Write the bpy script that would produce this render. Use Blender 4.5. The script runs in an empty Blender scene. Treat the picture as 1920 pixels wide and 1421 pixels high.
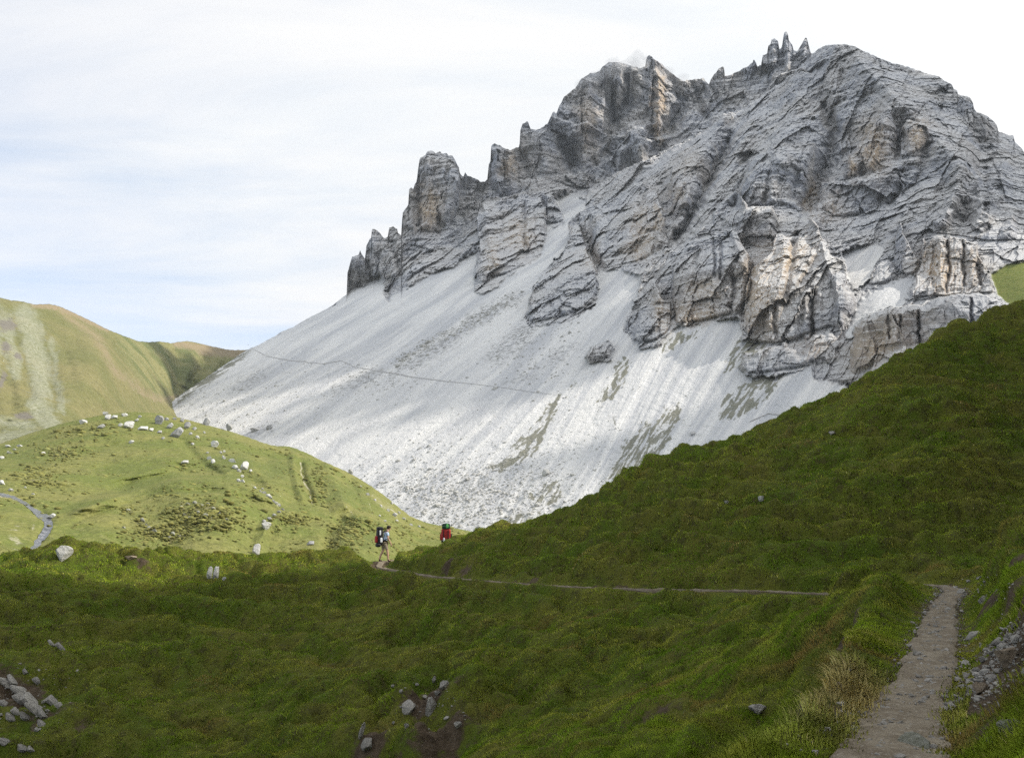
import bpy, math, random, time
import numpy as np
T0 = time.time()
rng = np.random.default_rng(7)
random.seed(7)
sc = bpy.context.scene
COL = sc.collection

# ------------------------------------------------------------------ camera
F = 1663.0                      # focal length in photo pixels (1920 wide)
PITCH = math.radians(9.37)
CP, SP = math.cos(PITCH), math.sin(PITCH)
cam_d = bpy.data.cameras.new("camera")
cam = bpy.data.objects.new("camera", cam_d)
COL.objects.link(cam)
cam_d.sensor_width = 36.0
cam_d.lens = 36.0 * F / 1920.0
cam_d.clip_start = 0.1
cam_d.clip_end = 20000.0
cam.location = (0, 0, 0)        # eye level is the origin; the path lies 1.6 m below
cam.rotation_euler = (math.pi / 2 + PITCH, 0, 0)
sc.camera = cam

def ab(px, py):
    """sideways and upward offset per metre of distance for a bearing measured in the photo"""
    X = (np.asarray(px, float) - 960.0) / F
    Y = (710.5 - np.asarray(py, float)) / F
    ry = CP - SP * Y
    rz = SP + CP * Y
    return X / ry, rz / ry

def P3(px, py, D):
    a, b = ab(px, py)
    return np.stack([a * D, np.asarray(D, float) + 0 * a, b * D], -1)

# ------------------------------------------------------------------ noise
def _h(ix, iy, iz, seed):
    h = (ix.astype(np.int64) * 374761393 + iy.astype(np.int64) * 668265263
         + iz.astype(np.int64) * 2147483647 + seed * 1274126177) & 0xFFFFFFFF
    h = ((h ^ (h >> 13)) * 1274126177) & 0xFFFFFFFF
    h = ((h ^ (h >> 15)) * 2246822519) & 0xFFFFFFFF
    return h ^ (h >> 16)

def hashf(ix, iy=0, iz=0, seed=0):
    ix = np.asarray(ix); iy = np.asarray(iy) + 0 * ix; iz = np.asarray(iz) + 0 * ix
    return _h(ix, iy, iz, seed).astype(np.float64) / 4294967295.0

def vnoise(x, y, z=None, seed=0):
    """smooth gradient noise, about -1..1"""
    x = np.asarray(x, float); y = np.asarray(y, float) + 0 * x
    two = z is None
    x0 = np.floor(x).astype(np.int64); y0 = np.floor(y).astype(np.int64)
    fx = x - x0; fy = y - y0
    ux = fx * fx * fx * (fx * (fx * 6 - 15) + 10); uy = fy * fy * fy * (fy * (fy * 6 - 15) + 10)
    if two:
        def g(dx, dy):
            a = _h(x0 + dx, y0 + dy, 0 * x0, seed).astype(np.float64) * (2 * math.pi / 4294967295.0)
            return np.cos(a) * (fx - dx) + np.sin(a) * (fy - dy)
        a = g(0, 0); b = g(1, 0); c = g(0, 1); d = g(1, 1)
        return ((a + ux * (b - a)) * (1 - uy) + (c + ux * (d - c)) * uy) * 1.5
    z = np.asarray(z, float) + 0 * x
    z0 = np.floor(z).astype(np.int64); fz = z - z0
    uz = fz * fz * fz * (fz * (fz * 6 - 15) + 10)
    def g3(dx, dy, dz):
        h = _h(x0 + dx, y0 + dy, z0 + dz, seed)
        u = (h & 1023) / 511.5 - 1; v = ((h >> 10) & 1023) / 511.5 - 1; w = ((h >> 20) & 1023) / 511.5 - 1
        return u * (fx - dx) + v * (fy - dy) + w * (fz - dz)
    def pl(dz):
        a = g3(0, 0, dz); b = g3(1, 0, dz); c = g3(0, 1, dz); d = g3(1, 1, dz)
        return (a + ux * (b - a)) * (1 - uy) + (c + ux * (d - c)) * uy
    p = pl(0); q = pl(1)
    return (p + uz * (q - p)) * 1.3

def fbm(x, y, z=None, oct=4, seed=0, gain=0.5, lac=2.03):
    s = 0; a = 1.0; f = 1.0
    for i in range(oct):
        s = s + a * vnoise(x * f, y * f, None if z is None else z * f, seed + 17 * i)
        a *= gain; f *= lac
    return s

def sstep(a, b, x):
    t = np.clip((x - a) / (b - a), 0, 1)
    return t * t * (3 - 2 * t)

# ------------------------------------------------------------------ thin plate spline
class TPS:
    def __init__(s, pts, val, smooth=0.0):
        pts = np.asarray(pts, float); val = np.asarray(val, float)
        s.c = pts.mean(0); s.k = max(pts.std(0).max(), 1e-6)
        p = (pts - s.c) / s.k; n = len(p)
        r2 = ((p[:, None] - p[None]) ** 2).sum(-1)
        K = 0.5 * r2 * np.log(r2 + 1e-12) + smooth * np.eye(n)
        A = np.zeros((n + 3, n + 3)); A[:n, :n] = K
        A[:n, n] = 1; A[:n, n + 1:] = p; A[n, :n] = 1; A[n + 1:, :n] = p.T
        b = np.zeros(n + 3); b[:n] = val
        w = np.linalg.solve(A, b); s.w = w[:n]; s.a = w[n:]; s.p = p
    def __call__(s, x, y):
        x = (np.asarray(x, float) - s.c[0]) / s.k; y = (np.asarray(y, float) - s.c[1]) / s.k
        o = s.a[0] + s.a[1] * x + s.a[2] * y
        for w, p in zip(s.w, s.p):
            r2 = (x - p[0]) ** 2 + (y - p[1]) ** 2
            o = o + 0.5 * w * r2 * np.log(r2 + 1e-12)
        return o

def segdist(X, Y, pts):
    """distance to a polyline and the 0..1 position along it"""
    best = np.full(np.shape(X), 1e9); tt = np.zeros(np.shape(X))
    pts = np.asarray(pts, float)
    L = np.r_[0, np.cumsum(np.hypot(*np.diff(pts, axis=0).T))]
    for i in range(len(pts) - 1):
        ax, ay = pts[i]; bx, by = pts[i + 1]
        dx, dy = bx - ax, by - ay; l2 = dx * dx + dy * dy + 1e-9
        t = np.clip(((X - ax) * dx + (Y - ay) * dy) / l2, 0, 1)
        d = np.hypot(X - ax - t * dx, Y - ay - t * dy)
        m = d < best
        best = np.where(m, d, best); tt = np.where(m, (L[i] + t * math.sqrt(l2)) / L[-1], tt)
    return best, tt

def sdpoly(X, Y, poly):
    """signed distance, positive inside"""
    p = list(poly) + [poly[0]]
    d, _ = segdist(X, Y, p)
    ins = np.zeros(np.shape(X), bool)
    for (ax, ay), (bx, by) in zip(p[:-1], p[1:]):
        if ay == by: continue
        c = ((ay > Y) != (by > Y)) & (X < (bx - ax) * (Y - ay) / (by - ay) + ax)
        ins ^= c
    return np.where(ins, d, -d)

# ------------------------------------------------------------------ mesh helpers
def mesh_from(name, V, faces, smooth=False):
    """V (n,3); faces (m,k) array of equal-sized polygons"""
    me = bpy.data.meshes.new(name)
    V = np.ascontiguousarray(V, np.float32); faces = np.ascontiguousarray(faces, np.int32)
    n, k = faces.shape
    me.vertices.add(len(V)); me.vertices.foreach_set("co", V.ravel())
    me.loops.add(n * k); me.loops.foreach_set("vertex_index", faces.ravel())
    me.polygons.add(n)
    me.polygons.foreach_set("loop_start", np.arange(0, n * k, k, dtype=np.int32))
    me.polygons.foreach_set("loop_total", np.full(n, k, np.int32))
    me.polygons.foreach_set("use_smooth", np.full(n, smooth, bool))
    me.update(calc_edges=True)
    return me

def grid_faces(R, C):
    i = np.arange(R * C).reshape(R, C)
    return np.stack([i[:-1, :-1], i[:-1, 1:], i[1:, 1:], i[1:, :-1]], -1).reshape(-1, 4)

def fattr(me, name, vals):
    a = me.attributes.new(name, 'FLOAT', 'POINT')
    a.data.foreach_set("value", np.ascontiguousarray(vals, np.float32).ravel())

def cattr(me, name, vals):
    a = me.attributes.new(name, 'FLOAT_COLOR', 'POINT')
    v = np.ones((len(vals), 4), np.float32); v[:, :vals.shape[1]] = vals
    a.data.foreach_set("color", v.ravel())

def link(name, me, mat=None, parent=None):
    o = bpy.data.objects.new(name, me); COL.objects.link(o)
    if mat is not None and me is not None and not me.materials: me.materials.append(mat)
    if parent is not None: o.parent = parent
    return o

def tag(o, label=None, cat=None, group=None, kind=None):
    for k, v in (("label", label), ("category", cat), ("group", group), ("kind", kind)):
        if v: o[k] = v
    return o

# ------------------------------------------------------------------ node helpers
class NT:
    def __init__(s, name):
        s.m = bpy.data.materials.new(name); s.m.use_nodes = True
        s.t = s.m.node_tree; s.t.nodes.clear()
        s.out = s.n('ShaderNodeOutputMaterial')
    def n(s, t, **kw):
        x = s.t.nodes.new(t)
        for k, v in kw.items(): setattr(x, k, v)
        return x
    def l(s, a, b): s.t.links.new(a, b)
    def val(s, sock, v):
        if hasattr(v, 'is_linked') or hasattr(v, 'links'): s.l(v, sock)
        else: sock.default_value = v
    def attr(s, name, out='Fac'):
        return s.n('ShaderNodeAttribute', attribute_name=name).outputs[out]
    def sep(s, c):
        x = s.n('ShaderNodeSeparateColor'); s.l(c, x.inputs[0]); return x.outputs
    def pos(s): return s.n('ShaderNodeNewGeometry').outputs['Position']
    def mapping(s, v, scale=(1, 1, 1), rot=(0, 0, 0)):
        x = s.n('ShaderNodeMapping'); s.l(v, x.inputs[0]); x.inputs['Scale'].default_value = scale; x.inputs['Rotation'].default_value = rot
        return x.outputs[0]
    def noise(s, v, scale, detail=4, rough=0.55, out='Fac', dist=0.0):
        x = s.n('ShaderNodeTexNoise'); s.l(v, x.inputs['Vector'])
        x.inputs['Scale'].default_value = scale; x.inputs['Detail'].default_value = detail
        x.inputs['Roughness'].default_value = rough; x.inputs['Distortion'].default_value = dist
        return x.outputs[out]
    def voro(s, v, scale, out='Distance', feature='F1', rnd=1.0):
        x = s.n('ShaderNodeTexVoronoi', feature=feature); s.l(v, x.inputs['Vector'])
        x.inputs['Scale'].default_value = scale; x.inputs['Randomness'].default_value = rnd
        return x.outputs[out]
    def math(s, op, a, b=0.0, c=0.0):
        x = s.n('ShaderNodeMath', operation=op)
        s.val(x.inputs[0], a); s.val(x.inputs[1], b); s.val(x.inputs[2], c)
        return x.outputs[0]
    def ramp(s, f, lo, hi, a=0.0, b=1.0):
        x = s.n('ShaderNodeMapRange', interpolation_type='SMOOTHSTEP'); s.l(f, x.inputs[0])
        x.inputs[1].default_value = lo; x.inputs[2].default_value = hi; x.inputs[3].default_value = a; x.inputs[4].default_value = b
        return x.outputs[0]
    def mix(s, f, a, b, blend='MIX'):
        x = s.n('ShaderNodeMix', data_type='RGBA', blend_type=blend)
        s.val(x.inputs[0], f); 
        for sock, v in ((x.inputs[6], a), (x.inputs[7], b)):
            if isinstance(v, tuple): sock.default_value = v + (1,) if len(v) == 3 else v
            else: s.l(v, sock)
        return x.outputs[2]
    def bump(s, h, strength, dist, normal=None):
        x = s.n('ShaderNodeBump'); s.l(h, x.inputs['Height'])
        x.inputs['Strength'].default_value = strength; x.inputs['Distance'].default_value = dist
        if normal is not None: s.l(normal, x.inputs['Normal'])
        return x.outputs[0]
    def finish(s, col, rough=0.9, normal=None, spec=0.2, metal=0.0):
        b = s.n('ShaderNodeBsdfPrincipled')
        s.val(b.inputs['Base Color'], (tuple(col) + (1,)) if isinstance(col, tuple) else col)
        s.val(b.inputs['Roughness'], rough); b.inputs['Specular IOR Level'].default_value = spec
        b.inputs['Metallic'].default_value = metal
        if normal is not None: s.l(normal, b.inputs['Normal'])
        s.l(b.outputs[0], s.out.inputs[0])
        return s.m

def lin(r, g, b):
    f = lambda c: (c / 255 / 12.92) if c / 255 < 0.04045 else ((c / 255 + 0.055) / 1.055) ** 2.4
    return (f(r), f(g), f(b))
# ------------------------------------------------------------------ sky and sun
SUN_EL, SUN_AZ = math.radians(40.0), math.radians(92.0)     # azimuth clockwise from +Y
world = bpy.data.worlds.new("World"); sc.world = world; world.use_nodes = True
wt = world.node_tree; wt.nodes.clear()
def wn(t, **k):
    x = wt.nodes.new(t)
    for a, b in k.items(): setattr(x, a, b)
    return x
wo = wn('ShaderNodeOutputWorld'); bg = wn('ShaderNodeBackground'); wt.links.new(bg.outputs[0], wo.inputs[0])
bg.inputs[1].default_value = 0.1
sky = wn('ShaderNodeTexSky', sky_type='NISHITA', sun_disc=False)
sky.sun_elevation = SUN_EL; sky.sun_rotation = SUN_AZ; sky.altitude = 2000; sky.air_density = 1.0; sky.dust_density = 0.6
tc = wn('ShaderNodeTexCoord')
sx = wn('ShaderNodeSeparateXYZ'); wt.links.new(tc.outputs['Generated'], sx.inputs[0])
def wm(op, a, b=0.0, c=0.0):
    x = wn('ShaderNodeMath', operation=op)
    for i, v in enumerate((a, b, c)):
        if isinstance(v, (int, float)): x.inputs[i].default_value = v
        else: wt.links.new(v, x.inputs[i])
    return x.outputs[0]
zc = wm('ADD', wm('MAXIMUM', sx.outputs[2], 0.0), 0.12)
cx = wm('DIVIDE', sx.outputs[0], zc); cy = wm('DIVIDE', sx.outputs[1], zc)
cv = wn('ShaderNodeCombineXYZ'); wt.links.new(cx, cv.inputs[0]); wt.links.new(cy, cv.inputs[1])
def wnoise(scale, detail, rough, off=0.0, sxy=(1, 1)):
    mp = wn('ShaderNodeMapping'); wt.links.new(cv.outputs[0], mp.inputs[0])
    mp.inputs['Location'].default_value = (off, off * 0.7, off); mp.inputs['Scale'].default_value = (sxy[0], sxy[1], 1)
    x = wn('ShaderNodeTexNoise'); wt.links.new(mp.outputs[0], x.inputs[0])
    x.inputs['Scale'].default_value = scale; x.inputs['Detail'].default_value = detail; x.inputs['Roughness'].default_value = rough
    x.inputs['Distortion'].default_value = 0.4
    return x.outputs[0]
n1 = wnoise(0.55, 6, 0.55, 3.1, (0.8, 1.5)); n2 = wnoise(1.7, 7, 0.6, 8.3, (0.55, 1.6))
cover = wm('ADD', wm('MULTIPLY', n1, 0.65), wm('MULTIPLY', n2, 0.45))
# the veil is thicker towards the right of the view and overhead, thinner low on the left
cover = wm('ADD', cover, wm('MULTIPLY', sx.outputs[0], 0.16))
cover = wm('ADD', cover, wm('MULTIPLY', sx.outputs[2], 0.30))
mr = wn('ShaderNodeMapRange', interpolation_type='SMOOTHSTEP'); wt.links.new(cover, mr.inputs[0])
mr.inputs[1].default_value = 0.40; mr.inputs[2].default_value = 0.80; mr.inputs[3].default_value = 0.62; mr.inputs[4].default_value = 1.0
cr = wn('ShaderNodeValToRGB'); wt.links.new(n2, cr.inputs[0])
cr.color_ramp.elements[0].position = 0.3; cr.color_ramp.elements[0].color = (9.0, 9.5, 9.9, 1)
cr.color_ramp.elements[1].position = 0.62; cr.color_ramp.elements[1].color = (10.2, 10.2, 10.2, 1)
gain = wn('ShaderNodeMix', data_type='RGBA', blend_type='MULTIPLY'); gain.inputs[0].default_value = 1.0
wt.links.new(sky.outputs[0], gain.inputs[6]); gain.inputs[7].default_value = (1.75, 2.05, 2.3, 1)
mxs = wn('ShaderNodeMix', data_type='RGBA'); wt.links.new(mr.outputs[0], mxs.inputs[0])
wt.links.new(gain.outputs[2], mxs.inputs[6]); wt.links.new(cr.outputs[0], mxs.inputs[7])
# thin cloud glows round the sun it veils
nd = wn('ShaderNodeVectorMath', operation='DOT_PRODUCT'); wt.links.new(tc.outputs['Generated'], nd.inputs[0])
nd.inputs[1].default_value = (math.sin(SUN_AZ) * math.cos(SUN_EL), math.cos(SUN_AZ) * math.cos(SUN_EL), math.sin(SUN_EL))
glow = wm('ADD', 0.99, wm('MULTIPLY', wm('POWER', wm('MAXIMUM', nd.outputs['Value'], 0.0), 5.0), 1.3))
gl = wn('ShaderNodeVectorMath', operation='SCALE'); wt.links.new(mxs.outputs[2], gl.inputs[0]); wt.links.new(glow, gl.inputs['Scale'])
wt.links.new(gl.outputs[0], bg.inputs[0])

sun_d = bpy.data.lights.new("sun", 'SUN'); sun = bpy.data.objects.new("sun", sun_d); COL.objects.link(sun)
sun_d.energy = 5.0; sun_d.angle = math.radians(0.5); sun_d.color = (1.0, 0.93, 0.82)
SUN = np.array([math.sin(SUN_AZ) * math.cos(SUN_EL), math.cos(SUN_AZ) * math.cos(SUN_EL), math.sin(SUN_EL)])
from mathutils import Vector
sun.rotation_euler = Vector(SUN).to_track_quat('Z', 'Y').to_euler()
sc.view_settings.view_transform = 'Standard'; sc.view_settings.look = 'None'
sc.view_settings.exposure = 0.0; sc.view_settings.gamma = 1.0
sc.render.engine = 'CYCLES'
sc.cycles.max_bounces = 4; sc.cycles.diffuse_bounces = 2; sc.cycles.transparent_max_bounces = 4
sc.cycles.use_denoising = False
# ------------------------------------------------------------------ the mountain and its scree
SKYLINE = [(200,800),(290,770),(330,746),(461,657),(482,648),(521,627),(527,622),(550,613),(571,600),(620,575),(650,552),(651,513),(660,482),(673,477),(675,469),(678,476),
(685,487),(686,464),(693,448),(696,446),(696.5,431),(702,429),(710,434),(720,447),(728,444),(729,427),(737,425),(745,430),(746,437),(753,442),
(754,401),(761,390),(766,383),(767,355),(771,352),(775,356),(777.5,347),(781,341),(783,323),(787,296),(797,292),(802,284),(811,283),(816.6,288),
(826,283),(828,288),(837,288),(841,293),(848,291),(854,302),(861,315),(862,326),(869,331),(872,324),(876.5,330),(893,335),(901,341.5),(909,341),
(914.5,336),(915.6,308),(920,301),(921,274),(927,269),(936,272.5),(945.5,278),(956,282),(974,275),(975.5,245),(980,232),(990,228),(995,242),(1005,244),
(1020,238),(1026.5,232),(1036,211),(1039.5,210),(1043,214),(1049,198),(1058,182),(1080,164),(1090,148),(1106,138),(1124,135),(1129,126),(1142,117),
(1161,117),(1176,122),(1190,126),(1202,128),(1210,125),(1212,109),(1217,103),(1224,109),(1236,117),(1254,133),(1270,146),(1280,152),(1296,150),
(1319.5,147),(1323,152),(1329,160),(1332.5,151),(1338,141),(1348,129),(1356,124.6),(1358,128),(1359,143),(1369,142),(1385,133),(1403,124),(1411,118.6),
(1413,111),(1418,119),(1420,125),(1423.6,125),(1425,120),(1427,125),(1430,104),(1439,102),(1440.5,86),(1445,83),(1446,74),(1452,72.5),(1459,78),
(1461,92.6),(1465,91),(1468.4,76),(1470,62.6),(1474.4,60),(1477.5,64),(1479,75.6),(1483.5,82),(1486,85),(1487.4,95),(1495,96.5),(1502,85),(1511,70),
(1513,72),(1516,84),(1520,100),(1524,101),(1534.6,92),(1547.6,86),(1566,84),(1586.7,83.7),(1600,87),(1613,93),(1633.5,102.5),(1654,111.6),(1675,119.4),
(1699,124.6),(1714,130),(1740,139),(1761,144),(1771.5,153),(1784.6,158.5),(1788.5,167.6),(1795,170),(1796,177),(1818.4,183),(1825,193.6),(1826,204),
(1831.5,210.6),(1850,217),(1860,225),(1869,235),(1872,247),(1883.5,251),(1900.5,255),(1903,266.6),(1915,278),(1920,286),(2000,330),(2060,345),(2120,385),(2200,420),(2300,470)]
MBOT = [(200,830),(290,800),(400,850),(600,900),(760,985),(900,1035),(1000,1010),(1200,925),(1400,865),(1600,770),(1800,670),(1920,640),(2060,610),(2300,600)]

def d_scree(a, b):
    """distance to the fan of scree: a plane whose fall line points away to the right, steeper higher up"""
    A = 0.6 * a + 0.8; B = -327.0; m, c = 0.58, 0.00008
    qa = c * A * A; qb = m * A + 2 * c * A * B - b; qc = m * B + c * B * B
    disc = np.maximum(qb * qb - 4 * qa * qc, 0)
    D = (-qb + np.sqrt(disc)) / (2 * qa)
    return np.clip(D, 150, 2500)

SCREE_MAIN = [(150,900),(150,820),(330,746),(461,656),(521,626),(571,598),(620,573),(652,550),(680,533),(716,516),(719,540),(727,565),(753,545),(780,530),(802,516),(841,500),(893,470),(891,500),(888,547),
(906,552),(940,528),(971,503),(1010,482),(1023,450),(1023,427),(1057,420),(1047,395),(1040,372),(1052,366),(1076,362),(1099,373),(1093,400),(1068,417),(1063,464),(1030,500),(1010,521),
(997,552),(985,600),(1000,612),(1066,602),(1108,577),(1122,560),(1122,510),(1150,505),(1185,510),(1203,520),(1185,575),(1170,620),(1204,655),(1235,648),(1262,615),(1318,612),(1376,593),
(1390,600),(1393,630),(1400,650),(1388,690),(1420,705),(1455,705),(1498,699),(1524,686),(1530,712),(1585,722),(1600,760),(1600,900),(1000,1100),(400,1000)]
SCREE_MORE = [
 [(1706,540),(1716,530),(1712,512),(1697,520),(1672,532),(1640,545),(1612,565),(1586,600),(1583,640),(1600,632),(1604,610),(1645,582),(1700,572)],
 [(1578,470),(1630,455),(1660,470),(1640,500),(1625,530),(1600,545),(1588,515)],
]
# rock standing in front of what lies behind it: outline, foot (where it meets the slope), lean, rounding
CRAGS = [
 ([(1085,165),(1100,147),(1125,142),(1135,180),(1130,240),(1120,275),(1095,275),(1085,220)], (1105,278), .35, 14),
 ([(1207,128),(1217,106),(1234,119),(1262,152),(1275,200),(1248,245),(1220,240),(1212,180)], (1235,248), .35, 16),
 ([(1145,128),(1162,122),(1180,132),(1176,180),(1160,205),(1146,185)], (1160,206), .35, 12),
 ([(1189,240),(1215,270),(1224,322),(1150,334),(1125,322),(1165,268)], (1180,334), .8, 20),
 ([(783,323),(790,296),(805,288),(845,297),(858,320),(864,345),(858,400),(840,430),(800,434),(785,422),(782,370)], (810,436), .3, 16),
 ([(921,277),(945,281),(960,290),(975,340),(970,362),(935,374),(918,350)], (945,374), .35, 14),
 ([(1345,227),(1356,214),(1371,213),(1380,232),(1370,262),(1346,266)], (1358,266), .5, 10),
 ([(1262,312),(1290,285),(1330,264),(1366,264),(1350,300),(1318,360),(1290,412),(1262,402),(1254,350)], (1275,410), .75, 18),
 ([(1385,330),(1420,292),(1470,276),(1528,270),(1558,300),(1530,345),(1503,395),(1450,386),(1400,392),(1375,372)], (1440,392), .9, 20),
 ([(1580,334),(1590,300),(1625,255),(1655,213),(1668,212),(1682,240),(1680,302),(1640,327)], (1600,334), .4, 16),
 ([(1700,225),(1735,232),(1748,262),(1722,287),(1690,302),(1685,252)], (1695,302), .5, 12),
 ([(1540,342),(1600,338),(1680,314),(1704,340),(1664,400),(1580,412),(1530,402)], (1580,410), .8, 18),
 ([(1740,384),(1790,362),(1850,374),(1920,382),(1970,430),(1920,450),(1850,456),(1790,442),(1735,432)], (1800,452), .6, 14),
 ([(1800,180),(1825,196),(1850,222),(1868,245),(1850,262),(1820,240),(1795,205)], (1835,262), .6, 10),
 ([(1440,165),(1460,140),(1500,128),(1530,140),(1520,180),(1480,205),(1440,200)], (1470,206), .9, 12),
 ([(971.5,365),(984.6,358.5),(997.6,370),(1010.6,371.5),(1023.6,391),(1025,448),(1010.6,482),(971.6,503),(906.5,552.5),(888,547),(888,513),(901,474),(893,409),(906.5,365),(940,372)], (960,512), .55, 22),
 ([(1016,365),(1037,368),(1047,386),(1057.5,409),(1047,421),(1026,423),(1020,390)], (1040,420), .5, 14),
 ([(1083,421),(1092,440),(1100,470),(1114,500),(1122,530),(1115,574),(1066,602),(1000,612),(985,600),(998,548),(1012,520),(1045,495),(1063,464),(1067,440),(1076,425)], (1040,600), 1.2, 30),
 ([(1094,405),(1136,387),(1160,366),(1180,353),(1190,346),(1206,343),(1215,352),(1232,361),(1240,385),(1245,410),(1256,465),(1245,482),(1214,496),(1141,503),(1120,494),(1100,449)], (1170,505), .7, 30),
 ([(1227,530),(1234,545),(1240,561),(1256,566),(1259,590),(1257,611),(1240,640),(1230,647),(1204,652),(1188,640),(1172,621),(1180,600),(1201,574),(1218,545)], (1225,640), .5, 20),
 ([(1128,642),(1140,636),(1152,652),(1147,676),(1105,681),(1095,668),(1108,650)], (1120,676), .9, 12),
 ([(1371,366),(1378,360),(1386,366),(1402,389),(1425,388),(1449,387),(1457,415),(1459,470),(1420,480),(1380,450),(1339,426),(1334,402),(1350,385)], (1400,462), .9, 18),
 ([(1261,506),(1280,485),(1305,470),(1329,447),(1350,435),(1371,428),(1384,444),(1398,466),(1410,494),(1405,540),(1397,590),(1376,595),(1318,611),(1264,613),(1262,570),(1259,540)], (1300,610), .42, 26),
 ([(1454,439),(1467,437),(1478,446),(1495,442),(1510,425),(1524,409.5),(1534.6,424),(1540,445),(1550,455),(1558,478),(1584,494),(1587,507),(1587,536),(1610,564),(1600,600),(1581,640),(1555,622),(1524,632),(1490,650),(1459,655),(1420,650),(1400,640),(1392,600),(1400,540),(1410,505),(1425,490),(1446,476)], (1440,650), .5, 30),
 ([(1467,648),(1474,640),(1480,648),(1500,663),(1512,645),(1524,630),(1540,628),(1555,619),(1579,640),(1583,660),(1586,722),(1560,712),(1528,700),(1524,686),(1498,699),(1446,704),(1400,704),(1384,690),(1396,660),(1420,655)], (1440,706), .9, 18),
 ([(1602,611),(1620,595),(1644,583),(1685,574),(1730,572),(1760,558),(1785,551),(1837,551),(1863,559),(1889,572),(1960,580),(2060,570),(2320,560),(2320,760),(1590,780),(1585,722),(1597,650)], (1592,724), .22, 16),
 ([(1706,554),(1712,530),(1719,515),(1727,495),(1732,476),(1738,462),(1743,450),(1752,445),(1766,442),(1776,449),(1782,442),(1793,447),(1805,450),(1811,450),(1831,458),(1834,478),(1847,502),(1857,518),(1863,551),(1830,553),(1785,556),(1714,564)], (1740,560), .3, 16),
 ([(1683,424),(1687,417),(1692,434),(1700,452),(1709,468),(1725,489),(1719,512),(1696,520),(1678,500),(1676,470)], (1700,516), .5, 10),
 ([(1665,486),(1672,492),(1680,510),(1683,525),(1655,535),(1628,538),(1634,508),(1650,492)], (1655,534), .6, 10),
 ([(1729,490),(1728,470),(1730,449),(1733,449),(1735,470),(1736,490)], (1732,500), .4, 5),
]
# the body of the main summit stands in front of the long back wall
SUMMIT = [(1524,101),(1489,138),(1450,164),(1426,182),(1385,211),(1371,214),(1356,216),(1345,227),(1319,245),(1301,258),(1267,273),(1230,292),(1160,322),(1100,360),(1085,420),(1200,700),(2400,800),(2400,60),(1566,60)]

def facets(u, z, su, sz, seed, jit=0.75):
    U, W = u / su, z / sz
    iu, iw = np.floor(U).astype(np.int64), np.floor(W).astype(np.int64)
    best = np.full(U.shape, 1e9); val = np.zeros(U.shape)
    for a in (-1, 0, 1):
        for b in (-1, 0, 1):
            ci, cj = iu + a, iw + b
            du = U - (ci + 0.5 + jit * (hashf(ci, cj, 0, seed) - 0.5)); dw = W - (cj + 0.5 + jit * (hashf(ci, cj, 1, seed) - 0.5))
            d = np.maximum(np.abs(du), np.abs(dw)) + 0.35 * (np.abs(du) + np.abs(dw))
            m = d < best
            v = (hashf(ci, cj, 2, seed) - 0.5) + du * (hashf(ci, cj, 3, seed) - 0.5) * 1.7 + dw * (hashf(ci, cj, 4, seed) - 0.35) * 1.1
            best = np.where(m, d, best); val = np.where(m, v, val)
    return val

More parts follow.
